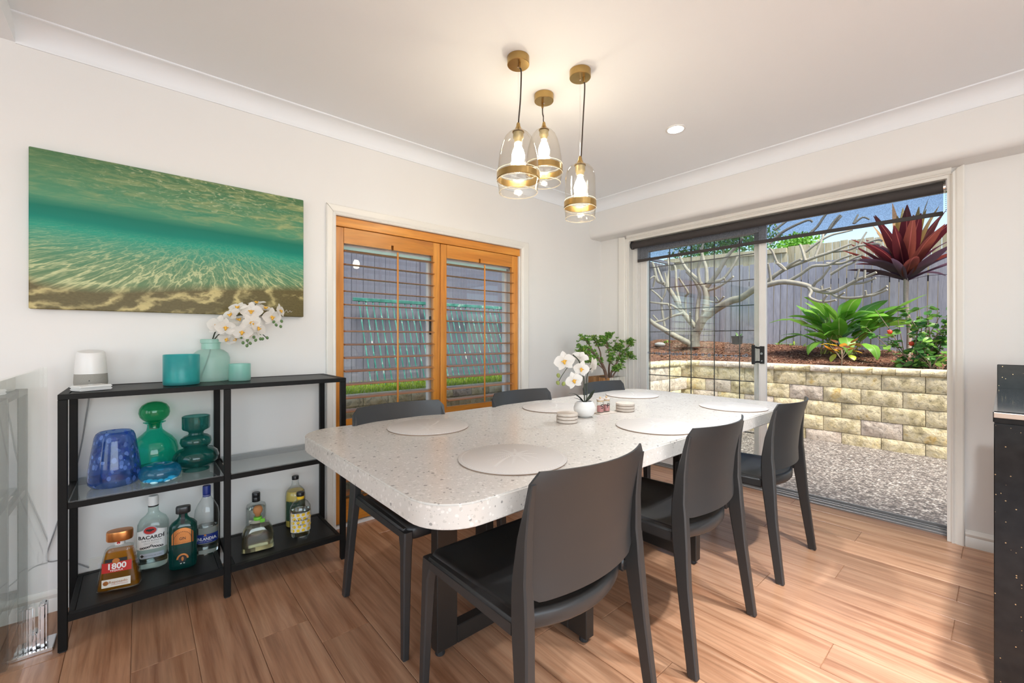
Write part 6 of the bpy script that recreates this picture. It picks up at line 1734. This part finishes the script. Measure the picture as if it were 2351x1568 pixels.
# cordyline
cb_ = at(2080, 640, y=7.35); cz0 = bed_z(cb_.x, 7.35) - .02
cc = thing('cordyline', 'tall red leaved cordyline with a thin bare trunk against the grey fence', 'plant', (cb_.x, 7.35, cz0))
hC = cb_.z - cz0
M['cane2'] = simple('cordyline_trunk', (.42, .33, .26), .8, var=.2, vscale=60)
q = spline([(.02, 0, -.05), (.03, 0, hC * .35), (.0, 0, hC * .7), (0, 0, hC + .05)], 6); MB().tube(q, .024, 8).build('trunk', M['cane2'], cc, smooth=60)
for k in range(46):
    a = k * 2.399 + prng.uniform(-.2, .2); f = k / 45.0
    up = .62 + .86 * f + prng.uniform(-.12, .12); L = prng.uniform(.64, .92) - .10 * (1 - f); W = prng.uniform(.055, .082)
    mt = M['cordy_dark'] if f < .18 else (M['cordy_green'] if f > .80 else M['cordy'])
    blade(cc, Vector((.012 * math.cos(a), .012 * math.sin(a), hC - .02 + .16 * f)), a, L, W, prng.uniform(.3, 1.2) * (1.15 - f), mt, up0=up, fold=.30, twist=prng.uniform(-.4, .4), wave=.04)
for a, up, L in ((3.05, .5, .66), (.05, .35, .70)): blade(cc, Vector((0, 0, hC - .03)), a, L, .022, 1.0, M['cordy_dark'], up0=up)

# hibiscus shrub
hb = at(2122, 842, y=6.62); hz = bed_z(hb.x, 6.62) - .02
hh = thing('hibiscus_shrub', 'leafy hibiscus shrub with red flowers at the right end of the garden bed', 'shrub', (hb.x, 6.62, hz))
M['twig'] = simple('hibiscus_twig', (.20, .15, .11), .8, var=.2)
def hl():
    n = 7; rows = []
    for i in range(n):
        q = i / (n - 1); w = .34 * math.sin(PI * (.08 + .90 * q) ** .72) if q < 1 else .02
        rows.append([(-w, q, .06 * math.sin(q * 7)), (0, q, -.06), (w, q, .06 * math.cos(q * 6))])
    mb = MB(); vs = [p for r in rows for p in r]; fs = []
    for i in range(n - 1):
        for k in range(2): fs.append((i * 3 + k, i * 3 + k + 1, (i + 1) * 3 + k + 1, (i + 1) * 3 + k))
    me = mb.add(vs, fs).mesh('leaf', smooth=180, fix=False); me.uv_layers.new(name='UVMap'); me.materials.append(M['hibiscus']); return me
HL = hl()
ends = []
for k in range(26):
    a = prng.uniform(0, 2 * PI); L = prng.uniform(.35, .72); s = prng.uniform(.10, .40)
    p0 = Vector((prng.uniform(-.16, .16), prng.uniform(-.08, .08), 0)); p1 = p0 + Vector((math.cos(a) * s * .5, math.sin(a) * s * .4, L * .55)); p2 = p0 + Vector((math.cos(a) * s, math.sin(a) * s * .7, L))
    qq = spline([p0, p1, p2], 5); MB().tube(qq, [.008 - .0055 * i / (len(qq) - 1) for i in range(len(qq))], 5).build('twig', M['twig'], hh, smooth=60)
    ends += [(qq[int(len(qq) * f) - 1], a) for f in (.35, .5, .62, .74, .86, 1.0)]
cnt = 0
for p, a in ends:
    for j in range(2):
        if cnt >= 298: break
        o = link('leaf', HL, None, hh, p); s = prng.uniform(.070, .110); o.scale = (s, s, s)
        o.rotation_euler = (prng.uniform(-.9, .5), prng.uniform(-.7, .7), a + prng.uniform(-1.6, 1.6) - PI / 2); cnt += 1
M['red_petal'] = simple('red_hibiscus', (.72, .06, .02), .5, var=.2)
for u, v, yy in ((2043, 762, 6.55), (2093, 789, 6.55)):
    p = at(u, v, y=yy) - Vector(hh.location)
    MB().sphere(p, .024, 9, 6, 1.1).tube([p, p + Vector((-.02, -.02, .015))], [.02, .006], 7).build('flower', M['red_petal'], hh, smooth=60)
low = thing('hibiscus_shrub', 'low young hibiscus growing over the wall cap below the shrub', 'shrub', tuple(at(2140, 836, y=6.42)))
for k in range(60):
    o = link('leaf', HL, None, low, (prng.uniform(-.26, .26), prng.uniform(-.06, .10), prng.uniform(-.03, .16))); s = prng.uniform(.06, .095); o.scale = (s, s, s)
    o.rotation_euler = (prng.uniform(-.9, .4), prng.uniform(-.6, .6), prng.uniform(0, 2 * PI))
for k in range(8):
    a = prng.uniform(0, PI * 2); MB().tube([(0, 0, -.05), (math.cos(a) * .1, .05 * math.sin(a), .05), (math.cos(a) * .22, .08 * math.sin(a), .10)], [.005, .004, .002], 5).build('twig', M['twig'], low)

# croton in front of the ginger
cp = at(1932, 838, y=6.46); kt = thing('croton', 'small croton with yellow and dark mottled leaves on the edge of the bed', 'plant', (cp.x, 6.46, bed_z(cp.x, 6.46) - .01))
h0 = at(1932, 800, y=6.46).z - kt.location.z
MB().tube(spline([(0, 0, -.02), (.004, 0, h0 * .5), (0, 0, h0)], 4), .006, 6).build('stem', M['cane2'], kt, smooth=60)
for k in range(5):
    a = 2 * PI * k / 5; MB().tube([(0, 0, h0 * .45), (math.cos(a) * .08, math.sin(a) * .05, h0 * .9), (math.cos(a) * .13, math.sin(a) * .08, h0 * 1.15)], [.004, .003, .002], 5).build('stem', M['cane2'], kt, smooth=60)
for k in range(22):
    a = k * 2.4; r = prng.uniform(.02, .14); mt = M['croton_y'] if k % 4 == 0 else (M['croton_d'] if k % 4 < 3 else M['croton_y'])
    blade(kt, Vector((math.cos(a) * r, math.sin(a) * r * .6, h0 * prng.uniform(.75, 1.3))), a, prng.uniform(.10, .16), prng.uniform(.028, .042), prng.uniform(.4, 1.5), mt, up0=prng.uniform(.1, 1.0))
blade(kt, Vector((-.06, -.02, h0 * .72)), -2.2, .12, .045, 1.0, M['lime_leaf'], up0=-.6); blade(kt, Vector((.09, -.02, h0 * .7)), -.9, .11, .040, 1.0, M['lime_leaf'], up0=-.2)

# small weeds along the fence
for n_, (u, v, y) in enumerate(((1790, 795, 7.9), (1818, 795, 7.9), (1850, 797, 7.9), (2010, 800, 7.8), (1530, 770, 7.6))):
    p = at(u, v, y=y); w = thing('weed_tuft', ('small pale weed at the fence foot next to the door stile', 'small pale weed at the fence foot, second from the door stile', 'small pale weed at the fence foot left of the ginger', 'small pale weed at the fence foot right of the ginger', 'small weed on the mulch under the frangipani')[n_], 'weed', (p.x, y, bed_z(p.x, y) - .01))
    for k in range(9): blade(w, Vector((prng.uniform(-.06, .06), 0, .005)), prng.uniform(0, 6.28), prng.uniform(.07, .14), .010, prng.uniform(.5, 1.6), M['lime_leaf'] if k % 3 == 0 else M['ginger'], up0=prng.uniform(.5, 1.2))
# black nursery pot at the foot of the fence and a white stone
p = at(1692, 784, y=7.75)
bp_ = thing('nursery_pot', 'small black plastic nursery pot against the grey fence under the frangipani', 'pot', (p.x, 7.75, bed_z(p.x, 7.75)))
MB().lathe([(.075, -.01), (.090, .12), (.096, .12), (.096, .14), (.088, .14), (.080, .11)], 20).build('pot', M['black_plastic'], bp_, smooth=40)
for k in range(8): blade(bp_, Vector((prng.uniform(-.04, .04), prng.uniform(-.04, .04), .10)), prng.uniform(0, 6.28), prng.uniform(.08, .15), .014, 1.0, M['hibiscus'], up0=prng.uniform(.6, 1.3))
p = at(1515, 766, y=7.3); st_ = MB().sphere((0, 0, .03), .10, 10, 7, .45)
st_.v = [(x * (1 + .2 * mnoise.noise((x * 9, y * 9, z * 9))), y, z) for x, y, z in st_.v]
so = st_.build('garden_stone', simple('pale_stone', (.62, .60, .56), .8, var=.1), None, smooth=60, loc=(p.x, 7.3, bed_z(p.x, 7.3))); tag(so, 'pale flat stone on the mulch left of the frangipani trunk', 'stone')
# green crowns of trees beyond the fences
def crown(label, u, v, y, rx, rz, n, mat):
    c = at(u, v, y=y); t = thing('garden_tree', label, 'tree', (c.x, y, .5))
    MB().tube([(0, 0, 0), (.05, 0, (c.z - .5) * .6), (0, 0, c.z - .5)], [.06, .05, .03], 8).build('trunk', M['frangi'], t, smooth=60)
    mb = MB()
    for k in range(n):
        a, b, r = prng.uniform(0, 6.28), prng.uniform(-1, 1), prng.random() ** .4
        p = Vector((math.cos(a) * rx * r * math.sqrt(1 - b * b), math.sin(a) * rx * .8 * r * math.sqrt(1 - b * b), c.z - .5 + b * rz * r))
        d = Vector((prng.gauss(0, 1), prng.gauss(0, 1), prng.gauss(0, 1))).normalized(); s = d.orthogonal().normalized(); L = prng.uniform(.05, .09)
        mb.add([p, p + d * L * .5 + s * L * .28, p + d * L, p + d * L * .5 - s * L * .28], [(0, 1, 2, 3)])
    stuff(mb.build('foliage', mat, t, fix=False))
crown('green leafy tree crown peeping over the fence behind the frangipani', 1835, 560, 9.6, .38, .22, 900, M['ginger'])
crown('dark green leafy tree beyond the fence behind the left of the blind', 1660, 560, 10.5, 1.25, .75, 5000, M['hibiscus'])
